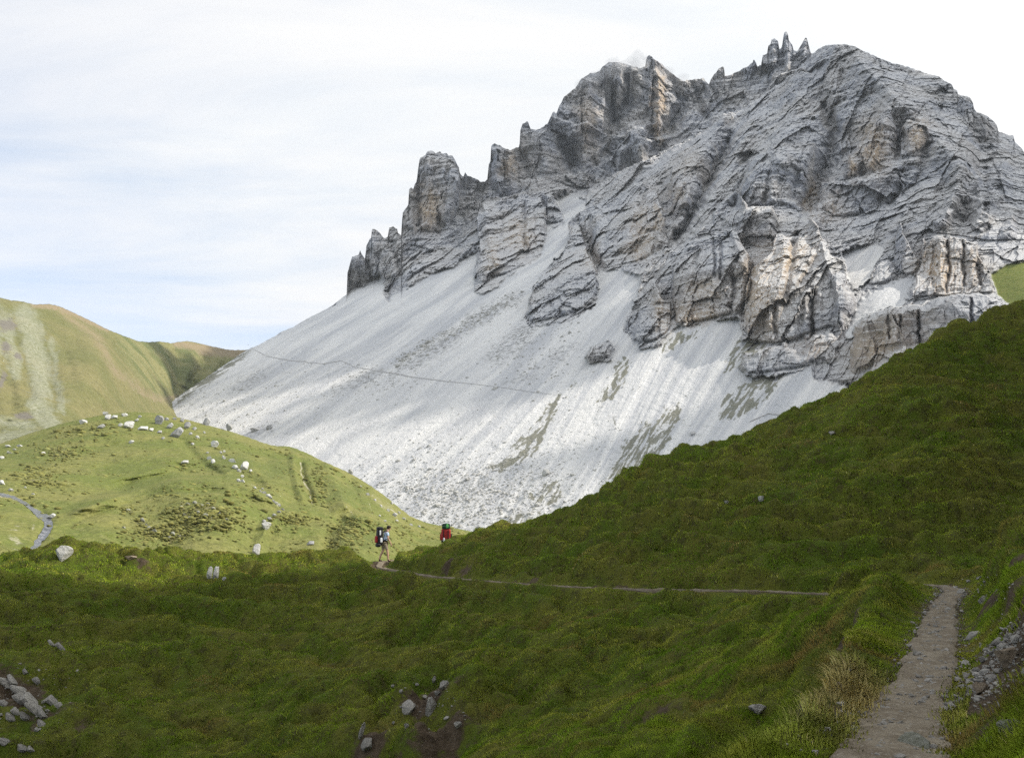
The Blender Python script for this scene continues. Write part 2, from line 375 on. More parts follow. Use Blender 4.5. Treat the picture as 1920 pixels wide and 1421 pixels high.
def build_mountain():
    C, R = 1330, 560
    cols = np.linspace(262, 2230, C)
    top = np.interp(cols, *np.array(SKYLINE).T)
    amp = sstep(600, 700, cols)
    top = top + amp * (1.3 * vnoise(cols / 5.0, 0 * cols, seed=3) + 1.2 * vnoise(cols / 13.0, 0 * cols, seed=4)) \
        + (1 - amp) * 0.8 * vnoise(cols / 7.0, 0 * cols, seed=5)
    bot = np.interp(cols, *np.array(MBOT).T)
    # rows follow a smoothed skyline, so that only the topmost rows have to bend into the pinnacles
    kern = np.hanning(81); kern /= kern.sum()
    tsm = np.convolve(np.pad(top, 40, mode='edge'), kern, mode='valid')
    ys = np.maximum(tsm, top) + 30
    ys = np.convolve(np.pad(np.maximum(ys, tsm + 45), 40, mode='edge'), kern, mode='valid')
    ys = np.maximum(ys, top + 12)
    vt = 0.13
    v = np.linspace(0, 1, R)[:, None]
    PY = np.where(v < vt, top + (ys - top) * (v / vt), ys + (bot - ys) * ((v - vt) / (1 - vt)))
    PX = np.broadcast_to(cols, PY.shape).copy()
    a, b = ab(PX, PY)
    # ---- masks
    # ragged outline: wobble the lookup position
    wx = 4.0 * vnoise(PX / 9, PY / 9, seed=11) + 5 * vnoise(PX / 28, PY / 28, seed=12)
    wy = 4.0 * vnoise(PX / 9, PY / 9, seed=13) + 5 * vnoise(PX / 28, PY / 28, seed=14)
    sd = sdpoly(PX + wx, PY + wy, SCREE_MAIN)
    for p in SCREE_MORE: sd = np.maximum(sd, sdpoly(PX + wx, PY + wy, p))
    scree = sstep(-1.5, 2.5, sd)
    # ---- base distance
    Ds = d_scree(a, b)
    ctl = []
    for (x, y) in [(680,533),(760,543),(841,500),(893,520),(906,552),(971,503),(1023,440),(1060,390),(1080,362),(1000,600),(1115,577),(1150,505),(1203,520),(1235,648),(1318,612),(1376,593),(1393,650),(1420,705),(1498,699),(1585,722)]:
        aa, bb = ab(x, y); ctl.append((x, y, float(d_scree(aa, bb))))
    for (x, y, d) in [(651,500,1262),(700,440,1285),(760,390,1300),(820,285,1325),(900,340,1350),(930,270,1345),(985,232,1360),(1090,150,1400),(1217,103,1400),(1300,150,1430),(1356,125,1420),(1474,60,1370),(1511,72,1360),
                      (1050,300,1362),(1150,300,1368),(1250,250,1385),(950,400,1305),(830,430,1285),(1140,350,1345),(1210,325,1320),(1000,340,1335)]:
        ctl.append((x, y, d))
    ctl = np.array(ctl, float)
    Db = TPS(ctl[:, :2], ctl[:, 2], 0.002)(PX, PY)
    sctl = [(1566,84,1060),(1600,87,1030),(1524,101,1090),(1450,164,1150),(1371,214,1180),(1267,273,1215),(1160,322,1260),(1100,360,1285),
            (1700,125,975),(1800,175,900),(1920,286,800),(2060,345,760),(2230,430,700),(1300,400,850),(1400,330,880),(1480,250,930),(1550,330,840),(1600,250,870),(1660,200,870),(1700,300,770),(1800,350,690),(1920,420,600),(2100,480,520),
            (1300,470,740),(1400,420,760),(1500,410,740),(1580,480,640),(1600,430,690),(1650,540,520),(1700,500,555),(1720,570,470),(1860,520,490),(1920,520,465),(1890,575,436),(2100,560,430),(1750,430,600)]
    for (x, y) in [(1235,648),(1203,520),(1150,505),(1264,613),(1318,612),(1376,593),(1393,650),(1420,705),(1498,699),(1585,722),(1000,600),(1085,420),(1590,780)]:
        aa, bb = ab(x, y); sctl.append((x, y, float(d_scree(aa, bb))))
    sctl = np.array(sctl, float)
    Dm = TPS(sctl[:, :2], sctl[:, 2], 0.002)(PX, PY)
    ssd = sdpoly(PX + 0.5 * wx, PY + 0.5 * wy, SUMMIT)
    w = sstep(0, 26, ssd)
    Dfront = Dm + 38 * (1 - np.clip(ssd / 22, 0, 1)) ** 2
    Drock = np.where(ssd > 0, np.minimum(Db, Dfront), Db)
    # far down the summit body always wins
    Drock = np.where((ssd > 0) & (PY > 330), Dfront, Drock)
    k = sstep(-9, 6, sd)
    D = Drock * (1 - k) + Ds * k
    # pockets of scree inside the rocks follow the rock surface
    for p in SCREE_MORE:
        q = sstep(-8, 4, sdpoly(PX + wx, PY + wy, p)); D = D * (1 - q) + Drock * q
    Dbase0 = D.copy()
    # ---- ribs (towards us) and gullies (away), drawn down the face
    def feat(D, pts, amp, width, shape='g'):
        x0 = min(p[0] for p in pts) - 3 * width; x1 = max(p[0] for p in pts) + 3 * width
        c0, c1 = np.searchsorted(cols, [x0, x1])
        if c1 <= c0: return D
        X = (PX + 0.6 * wx)[:, c0:c1]; Y = (PY + 0.6 * wy)[:, c0:c1]
        d, t = segdist(X, Y, pts)
        f = np.exp(-(d / width) ** 2) if shape == 'g' else np.clip(1 - d / width, 0, 1)
        f = f * sstep(0, 0.12, t + 0.05) * sstep(0, 0.12, 1.02 - t)
        D = D.copy(); D[:, c0:c1] += amp * f * (1 - scree[:, c0:c1])
        return D
    RIBS = [([(1589,84),(1620,126),(1662,162),(1690,195),(1719,217),(1745,250),(1790,290),(1830,340),(1870,390)], -42, 46),
            ([(1228,108),(1234,160),(1236,245)], -30, 20), ([(1108,145),(1104,200),(1100,275)], -26, 24), ([(1160,125),(1162,200)], -18, 16),
            ([(1189,242),(1200,270),(1210,320)], -34, 24), ([(1280,150),(1300,200),(1290,240)], -12, 14),
            ([(1452,80),(1450,150)], -14, 9), ([(1474,64),(1478,140)], -16, 8), ([(1512,74),(1508,110)], -12, 8),
            ([(802,290),(806,350),(800,430)], -26, 24), ([(845,300),(850,380),(860,440)], -16, 14), ([(770,360),(768,430)], -14, 10),
            ([(930,275),(932,340),(950,360)], -22, 15), ([(952,290),(960,370)], -22, 14), ([(1010,250),(1030,330)], -16, 20),
            ([(905,370),(915,440),(930,500)], -16, 14), ([(740,440),(735,520)], -14, 12), ([(698,440),(700,500)], -12, 12), ([(668,480),(664,540)], -10, 10),
            ([(1356,216),(1340,250),(1290,300),(1260,360)], -26, 22), ([(1430,200),(1400,260),(1350,330),(1310,420)], -22, 24),
            ([(1500,170),(1480,240),(1440,320),(1420,370)], -24, 28), ([(1660,212),(1650,260),(1625,320)], -26, 18), ([(1605,290),(1600,330)], -16, 9),
            ([(1720,240),(1700,300),(1640,380)], -20, 24), ([(1560,340),(1540,400),(1520,420)], -24, 22), ([(1800,300),(1790,360),(1760,430)], -22, 24),
            ([(1880,300),(1880,380)], -18, 20), ([(1850,400),(1830,430)], -20, 18), ([(1897,400),(1890,450)], -16, 16)]
    for p, am, wd in [([(1376,240),(1358,289),(1345,310),(1314,372),(1286,425),(1255,470)], 38, 26), ([(1540,186),(1566,248),(1553,300),(1534,340),(1519,373),(1501,405)], 26, 40), ([(1183,130),(1175,200),(1150,250)], 26, 20), ([(1135,150),(1147,206),(1140,300)], 30, 20), ([(1262,190),(1258,260),(1215,310)], 30, 22), ([(1067,270),(1075,330)], 24, 22), ([(880,330),(868,420),(850,470)], 26, 22), ([(1430,240),(1395,320),(1370,400)], 20, 22), ([(1690,215),(1700,300),(1660,390)], 20, 24), ([(1840,260),(1830,350),(1800,430)], 22, 26), ([(1240,340),(1262,420)], 24, 16)]:
        D = feat(D, p, am, wd, 'l')
    GULS = [([(1371,258),(1358,289),(1345,310),(1314,372),(1286,425),(1255,470)], 46, 7), ([(1540,186),(1566,248),(1553,300),(1534,340),(1519,373),(1501,405)], 30, 10),
            ([(1049,253),(1067,294),(1080,320)], 34, 7), ([(1135,150),(1147,206),(1150,235)], 26, 7), ([(1183,150),(1172,200)], 22, 6), ([(1255,290),(1215,300),(1230,240)], 14, 10),
            ([(1300,170),(1315,205),(1330,225)], 26, 8), ([(1145,285),(1130,320)], 24, 14), ([(790,345),(785,430)], 22, 3), ([(820,300),(822,430)], 20, 4), ([(870,335),(850,430)], 22, 8),
            ([(905,345),(895,400)], 30, 8), ([(980,280),(990,340)], 16, 6), ([(981,380),(980,440),(990,480)], 14, 3), ([(835,420),(820,440)], 12, 5), ([(1690,250),(1680,305)], 20, 4),
            ([(1619,305),(1616,330)], 16, 5), ([(1740,260),(1725,330),(1690,380)], 16, 8), ([(1845,310),(1850,380),(1840,420)], 18, 7),
            ([(1447,300),(1430,400)], 14, 5), ([(1400,300),(1375,400)], 12, 5), ([(1500,300),(1485,380)], 12, 5),
            ([(735,450),(748,520)], 18, 5), ([(690,490),(700,530)], 14, 4), ([(655,520),(672,500)], 8, 3), ([(1106,400),(1108,470),(1125,500)], 26, 5), ([(1205,360),(1190,440)], 14, 4)]
    for p, am, wd in RIBS: D = feat(D, p, am, wd, 'l')
    for p, am, wd in GULS: D = feat(D, p, am, wd * 1.3)
    crag = np.zeros_like(D)
    for poly, foot, lean, rnd in CRAGS:
        x0 = min(p[0] for p in poly) - 10; x1 = max(p[0] for p in poly) + 10
        c0, c1 = np.searchsorted(cols, [x0, x1]); c1 = max(c1, c0 + 2)
        X = (PX + 0.45 * wx)[:, c0:c1]; Y = (PY + 0.45 * wy)[:, c0:c1]
        s = sdpoly(X, Y, poly)
        ci = int(np.clip(np.searchsorted(cols, foot[0]), 0, C - 1)); ri = int(np.argmin(abs(PY[:, ci] - foot[1])))
        dfoot = D[ri, ci]
        mpp = dfoot / F
        wpx = 9.0 + rnd * 0.4
        tilt = -0.55 * (X - foot[0]) * mpp
        Dt = dfoot + (foot[1] - Y) * mpp * lean + tilt + rnd * (1 - np.clip(s / wpx, 0, 1)) ** 2 - 4
        sub = D[:, c0:c1]; m = (s > 0)
        ybot = np.where(m, Y, -1e9).max(0)
        # never sink below the slope near the foot, never come closer than a real foot would
        new = np.where(m, np.minimum(sub, np.maximum(Dt, sub - np.minimum(58, 3 + 1.5 * mpp * np.maximum(ybot - Y, 0)))), sub)
        crag[:, c0:c1] = np.where(m, np.maximum(crag[:, c0:c1], np.clip((s + 1) / 3, 0, 1)), crag[:, c0:c1])
        D[:, c0:c1] = new
    rock = np.maximum(1 - scree, crag)
    save = scree; scree = np.zeros_like(D)
    for p, am, wd in [([(1336,440),(1340,480),(1338,525)], 10, 3), ([(1348,440),(1352,490),(1350,530)], 9, 3), ([(1305,475),(1300,540)], 7, 4), ([(1376,520),(1372,590)], 9, 4), ([(1410,500),(1402,560),(1396,610)], 16, 6),
                      ([(1521,540),(1524,600),(1522,640)], 13, 3.5), ([(1490,450),(1478,520),(1470,580)], 10, 5), ([(1545,470),(1520,500),(1500,540)], 12, 7), ([(1450,560),(1455,640)], 8, 4), ([(1560,530),(1566,600)], 8, 5),
                      ([(1777,450),(1780,500),(1775,550)], 8, 3), ([(1806,455),(1808,540)], 9, 3), ([(1834,480),(1840,540)], 8, 3), ([(1750,460),(1748,540)], 4, 3), ([(1720,580),(1724,650)], 8, 3), ([(1665,590),(1668,640)], 5, 3), ([(1687,590),(1686,640)], 5, 3), ([(1820,560),(1822,620)], 8, 3),
                      ([(985,380),(982,440),(985,490)], 8, 3), ([(940,400),(935,480)], 6, 4), ([(1140,400),(1132,480)], 7, 4), ([(1200,360),(1188,420),(1180,480)], 7, 4), ([(1230,400),(1226,480)], 6, 4), ([(1237,565),(1235,630)], 5, 3), ([(1000,400),(1003,470)], 5, 3)]:
        D = feat(D, p, am, wd)
    for p, am, wd in [([(1524,412),(1545,470),(1570,540),(1580,620)], -11, 16), ([(1370,430),(1390,480),(1404,520)], -8, 10), ([(1474,440),(1465,520),(1440,620)], -8, 18), ([(1510,545),(1512,640)], -7, 9), ([(1536,545),(1540,640)], -6, 8), ([(1084,425),(1070,500),(1050,590)], -9, 22), ([(1228,535),(1240,590)], -6, 10), ([(1765,450),(1762,540)], -5, 12), ([(1822,460),(1824,540)], -4, 10)]:
        D = feat(D, p, am, wd, 'l')
    scree = save
    # grass shelf behind the right-hand tower
    GR = [(1858,512),(1896,494),(1960,486),(2300,470),(2300,600),(1960,580),(1895,572),(1868,552)]
    shelf = sstep(-2, 3, sdpoly(PX + 0.5 * wx, PY + 0.5 * wy, GR))
    rock = rock * (1 - shelf)
    # ---- rock structure in world metres
    X0 = a * D; Y0 = D; Z0 = b * D
    Dm_ = np.where(crag > 0.5, D, 0.25 * D + 0.75 * Dbase0)
    u = 0.8 * a * Dm_ - 0.6 * Dm_; Z0 = b * Dm_
    cot = 0.62 + 0.22 * vnoise(u / 60, Z0 / 60, seed=36)
    warp = 3 * vnoise(u / 130, Z0 / 140, seed=21) + 0.6 * vnoise(u / 18, Z0 / 22, seed=22)
    dip = 0.05 * X0 + 0.20 * np.maximum(X0 - 60, 0) * sstep(560, 760, D)
    disp = np.zeros_like(D)
    # broad buttresses and furrows running down the wall
    fu = u + 9 * vnoise(u / 40, Z0 / 40, seed=23) + 0.25 * Z0 * vnoise(u / 160, Z0 / 200, seed=20)
    r1 = 1 - np.abs(vnoise(fu / 60, Z0 / 170, Y0 / 150, seed=24)) * 2.2
    r2 = 1 - np.abs(vnoise(fu / 21, Z0 / 80, Y0 / 90, seed=25)) * 2.2
    disp -= 13 * r1; disp += 5.5 * r2
    disp += 6 * fbm(u / 60, Z0 / 60, Y0 / 60, 3, seed=27)
    # fractured rock: plane-sided blocks, split along joints, at several sizes
    ju = u + 3.0 * vnoise(u / 16, Z0 / 22, seed=28) + 0.8 * vnoise(u / 4, Z0 / 5, seed=29)
    jz = Z0 + dip + warp * 0.6 + 0.6 * vnoise(u / 4, Z0 / 4, seed=30)
    for su, sz, A, seed in ((34, 160, 18, 206), (58, 95, 11, 201), (25, 44, 7.5, 202), (11, 19, 4.6, 203), (5.0, 8.0, 2.6, 204), (2.4, 3.2, 1.3, 205)):
        disp += facets(ju, jz, su, sz, seed) * A
    # bedding: thick and thin courses, each with its own set-back and blocks
    for T, k, sd0, bw in ((26.0, 0.34, 41, 15.0), (10.5, 0.44, 42, 7.0), (4.6, 0.50, 43, 3.6)):
        h = (Z0 + dip + warp) / T + 0.22 * vnoise(u / (T * 5), Z0 / (T * 3), seed=sd0 + 9) + 0.07 * vnoise(u / (T * 0.8), Z0 / T, seed=sd0 + 10)
        i = np.floor(h); f = h - i
        st = hashf(i.astype(np.int64), 0, 0, sd0)
        edge = 0.55 + 0.25 * st
        g = sstep(0, 1, (f - edge) / (1 - edge))
        loc = np.clip(0.5 + 1.1 * vnoise(u / (T * 5), Z0 / (T * 2.2), seed=sd0 + 3), 0, 1)
        disp += T * cot * k * (0.35 + st) * (0.08 + 1.6 * loc ** 1.4) * (g - f)
        # joints: blocks within a course
        off = hashf(i.astype(np.int64), 0, 0, sd0 + 2) * 50
        bu = (u + 0.35 * bw * vnoise(u / bw, Z0 / bw, seed=sd0 + 5)) / bw + off
        bi = np.floor(bu); bf = np.abs(bu - bi - 0.5) * 2
        loc2 = np.clip(0.5 + 1.2 * vnoise(u / (T * 4), Z0 / (T * 4), seed=sd0 + 6), 0, 1)
        disp += 0.42 * bw * (hashf(bi.astype(np.int64), i.astype(np.int64), 0, sd0 + 4) - 0.5) * loc2
        disp += 0.22 * bw * sstep(0.78, 1.0, bf) * loc2
    jn = np.abs(vnoise(ju / 9, Z0 / 60, seed=32)); disp += 2.2 * sstep(0.07, 0.0, jn) * np.clip(0.4 + vnoise(u / 50, Z0 / 40, seed=33), 0, 1)
    jn = np.abs(vnoise(ju / 4.2, Z0 / 24, seed=34)); disp += 1.5 * sstep(0.09, 0.0, jn) * np.clip(0.4 + vnoise(u / 30, Z0 / 30, seed=35), 0, 1)
    disp += 1.0 * fbm(u / 5.0, Z0 / 5.0, Y0 / 6.0, 3, seed=31, gain=0.6)
    D = D + disp * rock * (0.45 + 0.5 * np.clip((D - 380) / 350, 0, 1))
    # ---- scree: shallow runnels down the fall line, ledges of rubble
    # a coordinate that is constant along each fall line (fans out from the foot of the walls)
    apex = [(300,735,27),(530,628,28),(700,525,29),(870,505,31),(1000,520,36),(1090,600,45),(1160,640,55),(1240,650,61),(1340,640,60),(1430,700,54),(1560,720,50),(1700,640,46)]
    ap = np.array(apex, float); tt = np.linspace(0, 1, 90)
    ax = np.interp(tt, np.linspace(0, 1, len(ap)), ap[:, 0]); ay = np.interp(tt, np.linspace(0, 1, len(ap)), ap[:, 1]); an = np.radians(np.interp(tt, np.linspace(0, 1, len(ap)), ap[:, 2]))
    tc_ = np.full(D.shape, -1.0); prev = None
    for i in range(len(tt)):
        # normal to the line direction (-cos, +sin) in photo axes
        s = (PX - ax[i]) * np.sin(an[i]) + (PY - ay[i]) * np.cos(an[i])
        if prev is not None:
            m = (tc_ < 0) & (s <= 0) & (prev > 0)
            tc_[m] = tt[i - 1] + (tt[i] - tt[i - 1]) * (prev[m] / (prev[m] - s[m] + 1e-9))
        else:
            tc_[s <= 0] = 0.0
        prev = s
    tc_[tc_ < 0] = 1.0
    S = tc_ * 900.0 + 7 * vnoise(tc_ * 18, Z0 / 70, seed=56) + 2.2 * vnoise(tc_ * 70, Z0 / 26, seed=57)                                # about metres across the slope
    along = Z0
    sdisp = 3.2 * vnoise(S / 46, along / 200, seed=51) + 1.1 * vnoise(S / 15, along / 90, seed=52) + 0.45 * vnoise(S / 5, along / 40, seed=53)
    sdisp += 0.8 * fbm(X0 / 5, Y0 / 7, Z0 / 5, 3, seed=54) + 1.6 * np.maximum(vnoise(X0 / 7, Z0 / 5, seed=55) - 0.25, 0) * -1.8 * sstep(150, 0, Z0)
    D = D - sdisp * (1 - rock) * 0.9
    # ---- colour masks
    def polys(lst, soft=3.0, wob=1.0):
        m = np.zeros_like(D)
        for p in lst:
            x0 = min(q[0] for q in p) - 30; x1 = max(q[0] for q in p) + 30
            c0, c1 = np.searchsorted(cols, [x0, x1]); c1 = max(c1, c0 + 2)
            m[:, c0:c1] = np.maximum(m[:, c0:c1], sstep(-soft, soft, sdpoly((PX + wob * wx)[:, c0:c1], (PY + wob * wy)[:, c0:c1], p)))
        return m
    turf = polys([
        [(1172,668),(1180,672),(1177,700),(1163,735),(1140,755),(1118,752),(1135,728),(1150,705),(1160,680)],
        [(1050,738),(1054,750),(1040,775),(1032,800),(1010,840),(975,868),(925,882),(918,876),(950,850),(985,815),(1010,785),(1025,760)],
        [(1280,755),(1277,785),(1258,820),(1230,860),(1200,880),(1160,905),(1135,900),(1150,870),(1170,840),(1190,810),(1205,790),(1225,800),(1245,765)],
        [(1238,655),(1260,630),(1300,618),(1322,612),(1300,632),(1262,655),(1240,665)],
        [(1372,655),(1392,632),(1420,640),(1440,648),(1415,665),(1385,690),(1358,696)],
        [(1425,705),(1470,702),(1440,745),(1400,775),(1360,790),(1348,782),(1362,750),(1390,722)],
        [(1145,782),(1170,780),(1150,796)], [(1085,706),(1075,735),(1060,735)], [(990,925),(1060,900),(1040,940),(1000,950)], [(920,985),(1010,950),(1000,985),(930,1005)]], 5.0, 1.6)
    turf = turf * (0.25 + 0.75 * sstep(-0.4, 0.3, fbm(S / 5, along / 9, oct=3, seed=61)))
    turf = np.maximum(turf, shelf)
    # edge strip of the left scree where thin turf creeps in
    lf = sstep(24, 2, sdpoly(PX, PY, SCREE_MAIN)) * sstep(500, 440, PX) * sstep(600, 660, PY)
    turf = np.maximum(turf, lf * sstep(0.0, 0.35, fbm(S / 6, along / 16, oct=3, seed=62) + 0.25))
    # rubble bands (dark, coarse blocks) lying down the slope
    rub = polys([
        [(975,545),(990,552),(900,610),(845,650),(780,690),(740,690),(800,645),(880,590),(940,560)],
        [(655,705),(700,690),(745,700),(690,725),(640,735),(610,740)], [(1010,590),(1000,640),(930,690),(905,670),(960,620)],
        [(1080,640),(1090,655),(1010,700),(960,722),(940,722),(1000,690),(1050,655)], [(460,700),(510,690),(470,730),(420,745)], [(480,800),(515,795),(520,812),(470,812)]], 8.0, 2.0)
    rub = np.maximum(rub, 0.30 * polys([[(700,880),(760,900),(900,880),(1000,880),(1060,900),(1000,980),(900,1020),(770,980)]], 30.0, 2.0))
    ochre = np.zeros_like(D)
    for x, y, rx_, ry_, q in [(805,390,22,45,.9),(955,310,12,25,.8),(975,450,40,40,.7),(925,480,18,40,.7),(1100,230,18,60,.55),(1236,190,10,60,.9),(1232,245,8,25,.9),(1205,430,25,60,.7),(1233,400,8,30,1.0),(1190,470,30,20,.8),
                              (1300,590,60,25,.8),(1320,545,40,25,.6),(1425,540,40,90,.85),(1470,490,45,50,.8),(1500,470,40,40,.6),(1240,590,18,40,.7),(1640,280,30,50,1.0),(1720,255,22,30,1.0),(1600,310,14,25,.9),(1660,655,90,60,.75),(1700,600,60,30,.4),
                              (1760,505,45,45,1.0),(1820,500,25,40,.6),(1520,390,14,18,.8),(1560,390,30,40,.55),(1525,360,10,22,1.0),(1290,310,30,40,.35),(1520,650,50,20,.5),(1110,480,20,30,.5),(1270,370,18,40,.5)]:
        g = np.exp(-((PX + 2 * wx - x) / rx_) ** 2 - ((PY + 2 * wy - y) / ry_) ** 2)
        ochre = np.maximum(ochre, q * g)
    a2 = a
    V = np.stack([a2 * D, D, b * D], -1)
    # ---- the far side of the crest: falls away behind the skyline
    back = []
    wf = np.interp(np.arange(C), np.arange(C), V[0, :, 2])
    for dd, dz in ((6, -5), (18, -22), (50, -70), (130, -150), (320, -300)):
        r = V[0].copy(); r[:, 1] += dd; r[:, 0] += r[:, 0] / r[:, 1] * 0; r[:, 2] += dz; back.append(r)
    Vall = np.concatenate([np.stack(back[::-1]), V], 0)
    nb = len(back)
    shelf_v = shelf
    me = mesh_from("mountain", Vall.reshape(-1, 3), grid_faces(R + nb, C), False)
    pad = lambda q: np.concatenate([np.repeat(q[:1], nb, 0), q], 0).ravel()
    cattr(me, "masks", np.stack([pad(1 - rock), pad(turf), pad(ochre)], -1))
    fattr(me, "across", pad(S)); fattr(me, "rubble", pad(rub)); fattr(me, "meadow", pad(shelf))
    return me, PX, PY, D, cols

def mat_mountain():
    m = NT("limestone")
    p = m.pos(); mk = m.sep(m.attr("masks", 'Color'))
    # rock: cool grey, banded along the bedding, stained ochre where fresh
    bed = m.mapping(p, (0.02, 0.02, 0.22)); streak = m.mapping(p, (0.16, 0.16, 0.018))
    n_bed = m.noise(bed, 1.0, 5, 0.65); n_str = m.noise(streak, 1.0, 4, 0.6); n_fine = m.noise(p, 0.45, 5, 0.7); n_big = m.noise(p, 0.016, 3, 0.5)
    c = m.mix(m.ramp(n_bed, 0.3, 0.7), (0.235, 0.252, 0.298), (0.355, 0.363, 0.388))
    c = m.mix(m.math('MULTIPLY', m.ramp(n_str, 0.56, 0.70), 0.5), c, (0.16, 0.172, 0.205))
    c = m.mix(m.math('MULTIPLY', m.ramp(n_fine, 0.52, 0.72), 0.45), c, (0.47, 0.465, 0.46))
    c = m.mix(m.math('MULTIPLY', m.ramp(n_big, 0.42, 0.60), 0.5), c, (0.36, 0.325, 0.28))
    n_b2 = m.noise(m.mapping(p, (0.025, 0.025, 0.55)), 1.0, 4, 0.6)
    c = m.mix(m.math('MULTIPLY', m.ramp(n_b2, 0.53, 0.66), 0.5), c, (0.50, 0.50, 0.505))
    c = m.mix(m.math('MULTIPLY', m.ramp(n_b2, 0.45, 0.34), 0.35), c, (0.17, 0.182, 0.215))
    oc = m.math('MULTIPLY', mk[2], m.ramp(n_str, 0.30, 0.62, 0.55, 1.0))
    c = m.mix(m.math('MULTIPLY', oc, 0.95), c, m.mix(m.ramp(n_fine, 0.35, 0.65), (0.52, 0.42, 0.29), (0.46, 0.325, 0.20)))
    # rubble dust lying on ledges (belongs to flat rock, whatever the light)
    g = m.n('ShaderNodeNewGeometry'); sp = m.n('ShaderNodeSeparateXYZ'); m.l(g.outputs['True Normal'], sp.inputs[0])
    led = m.math('MULTIPLY', m.ramp(sp.outputs[2], 0.46, 0.82), m.ramp(n_fine, 0.35, 0.6, 0.35, 0.9))
    c = m.mix(led, c, (0.60, 0.60, 0.60))
    # scree: pale, streaked down the fall line
    cv = m.n('ShaderNodeCombineXYZ'); m.l(m.attr("across"), cv.inputs[0])
    spz = m.n('ShaderNodeSeparateXYZ'); m.l(p, spz.inputs[0]); m.l(spz.outputs[2], cv.inputs[1])
    s1 = m.noise(m.mapping(cv.outputs[0], (0.07, 0.008, 1)), 1.0, 6, 0.6); s2 = m.noise(m.mapping(cv.outputs[0], (0.30, 0.022, 1)), 1.0, 5, 0.6)
    sc_ = m.mix(m.ramp(s1, 0.34, 0.64), (0.50, 0.51, 0.53), (0.72, 0.715, 0.70))
    sc_ = m.mix(m.math('MULTIPLY', m.ramp(s2, 0.56, 0.72), 0.5), sc_, (0.43, 0.435, 0.445))
    grit = m.noise(p, 0.9, 4, 0.8)
    sc_ = m.mix(m.math('MULTIPLY', m.ramp(grit, 0.56, 0.68), 0.55), sc_, (0.30, 0.305, 0.315))
    sc_ = m.mix(m.math('MULTIPLY', m.ramp(grit, 0.42, 0.34), 0.5), sc_, (0.70, 0.69, 0.67))
    rb = m.noise(m.mapping(p, (1, 1, 1.3)), 0.24, 5, 0.75)
    rb2 = m.math('MULTIPLY', m.ramp(rb, 0.47, 0.60), m.attr("rubble"))
    sc_ = m.mix(m.math('MULTIPLY', rb2, 0.8), sc_, (0.20, 0.20, 0.195))
    c = m.mix(mk[0], c, sc_)
    # turf in strips
    tn = m.noise(p, 0.35, 5, 0.75)
    tf = m.math("MULTIPLY", 0.82, m.ramp(m.math('ADD', mk[1], m.math('MULTIPLY', m.math('SUBTRACT', tn, 0.5), 2.4)), 0.30, 0.75))
    c = m.mix(tf, c, m.mix(m.ramp(tn, 0.3, 0.7), (0.10, 0.105, 0.062), (0.19, 0.18, 0.12)))
    c = m.mix(m.attr('meadow'), c, m.mix(m.ramp(tn, 0.3, 0.7), (0.13, 0.17, 0.035), (0.20, 0.21, 0.06)))
    hgt = m.math('ADD', m.math('MULTIPLY', m.noise(p, 0.5, 6, 0.75), 1.0), m.math('MULTIPLY', n_bed, 0.7))
    nb = m.bump(hgt, 0.8, 2.2)
    return m.finish(c, 0.95, nb, 0.1)

mt_me, M_PX, M_PY, M_D, M_cols = build_mountain()
mountain = link("mountain", mt_me, mat_mountain())
tag(mountain, "grey limestone peak with jagged towers above pale scree", kind="structure")
print("mountain", round(time.time() - T0, 1))
# ------------------------------------------------------------------ relief sheets for the hills on the left
def relief(name, cols, top, bot, R, D_fn, back=((4, -1), (14, -5), (40, -18), (110, -60)), pw=1.0):
    C = len(cols)
    v = (np.linspace(0, 1, R) ** pw)[:, None]
    PY = top + (bot - top) * v
    PX = np.broadcast_to(cols, PY.shape).copy()
    a, b = ab(PX, PY)
    D = D_fn(PX, PY, a, b, v)
    V = np.stack([a * D, D, b * D], -1)
    bk = []
    for dd, dz in back:
        r = V[0].copy(); r[:, 1] += dd; r[:, 2] += dz; bk.append(r)
    nb = len(bk)
    Vall = np.concatenate([np.stack(bk[::-1]), V], 0)
    me = mesh_from(name, Vall.reshape(-1, 3), grid_faces(R + nb, C), True)
    pad = lambda q: np.concatenate([np.repeat(q[:1], nb, 0), q], 0).ravel()
    return me, PX, PY, D, pad, V

def feat(PX, PY, D, pts, amp, w, shape='g', side=0):
    d, t = segdist(PX, PY, pts)
    f = np.exp(-(d / w) ** 2) if shape == 'g' else np.clip(1 - d / w, 0, 1)
    return D + amp * f * sstep(0, 0.15, t + 0.02) * sstep(0, 0.15, 1.02 - t)

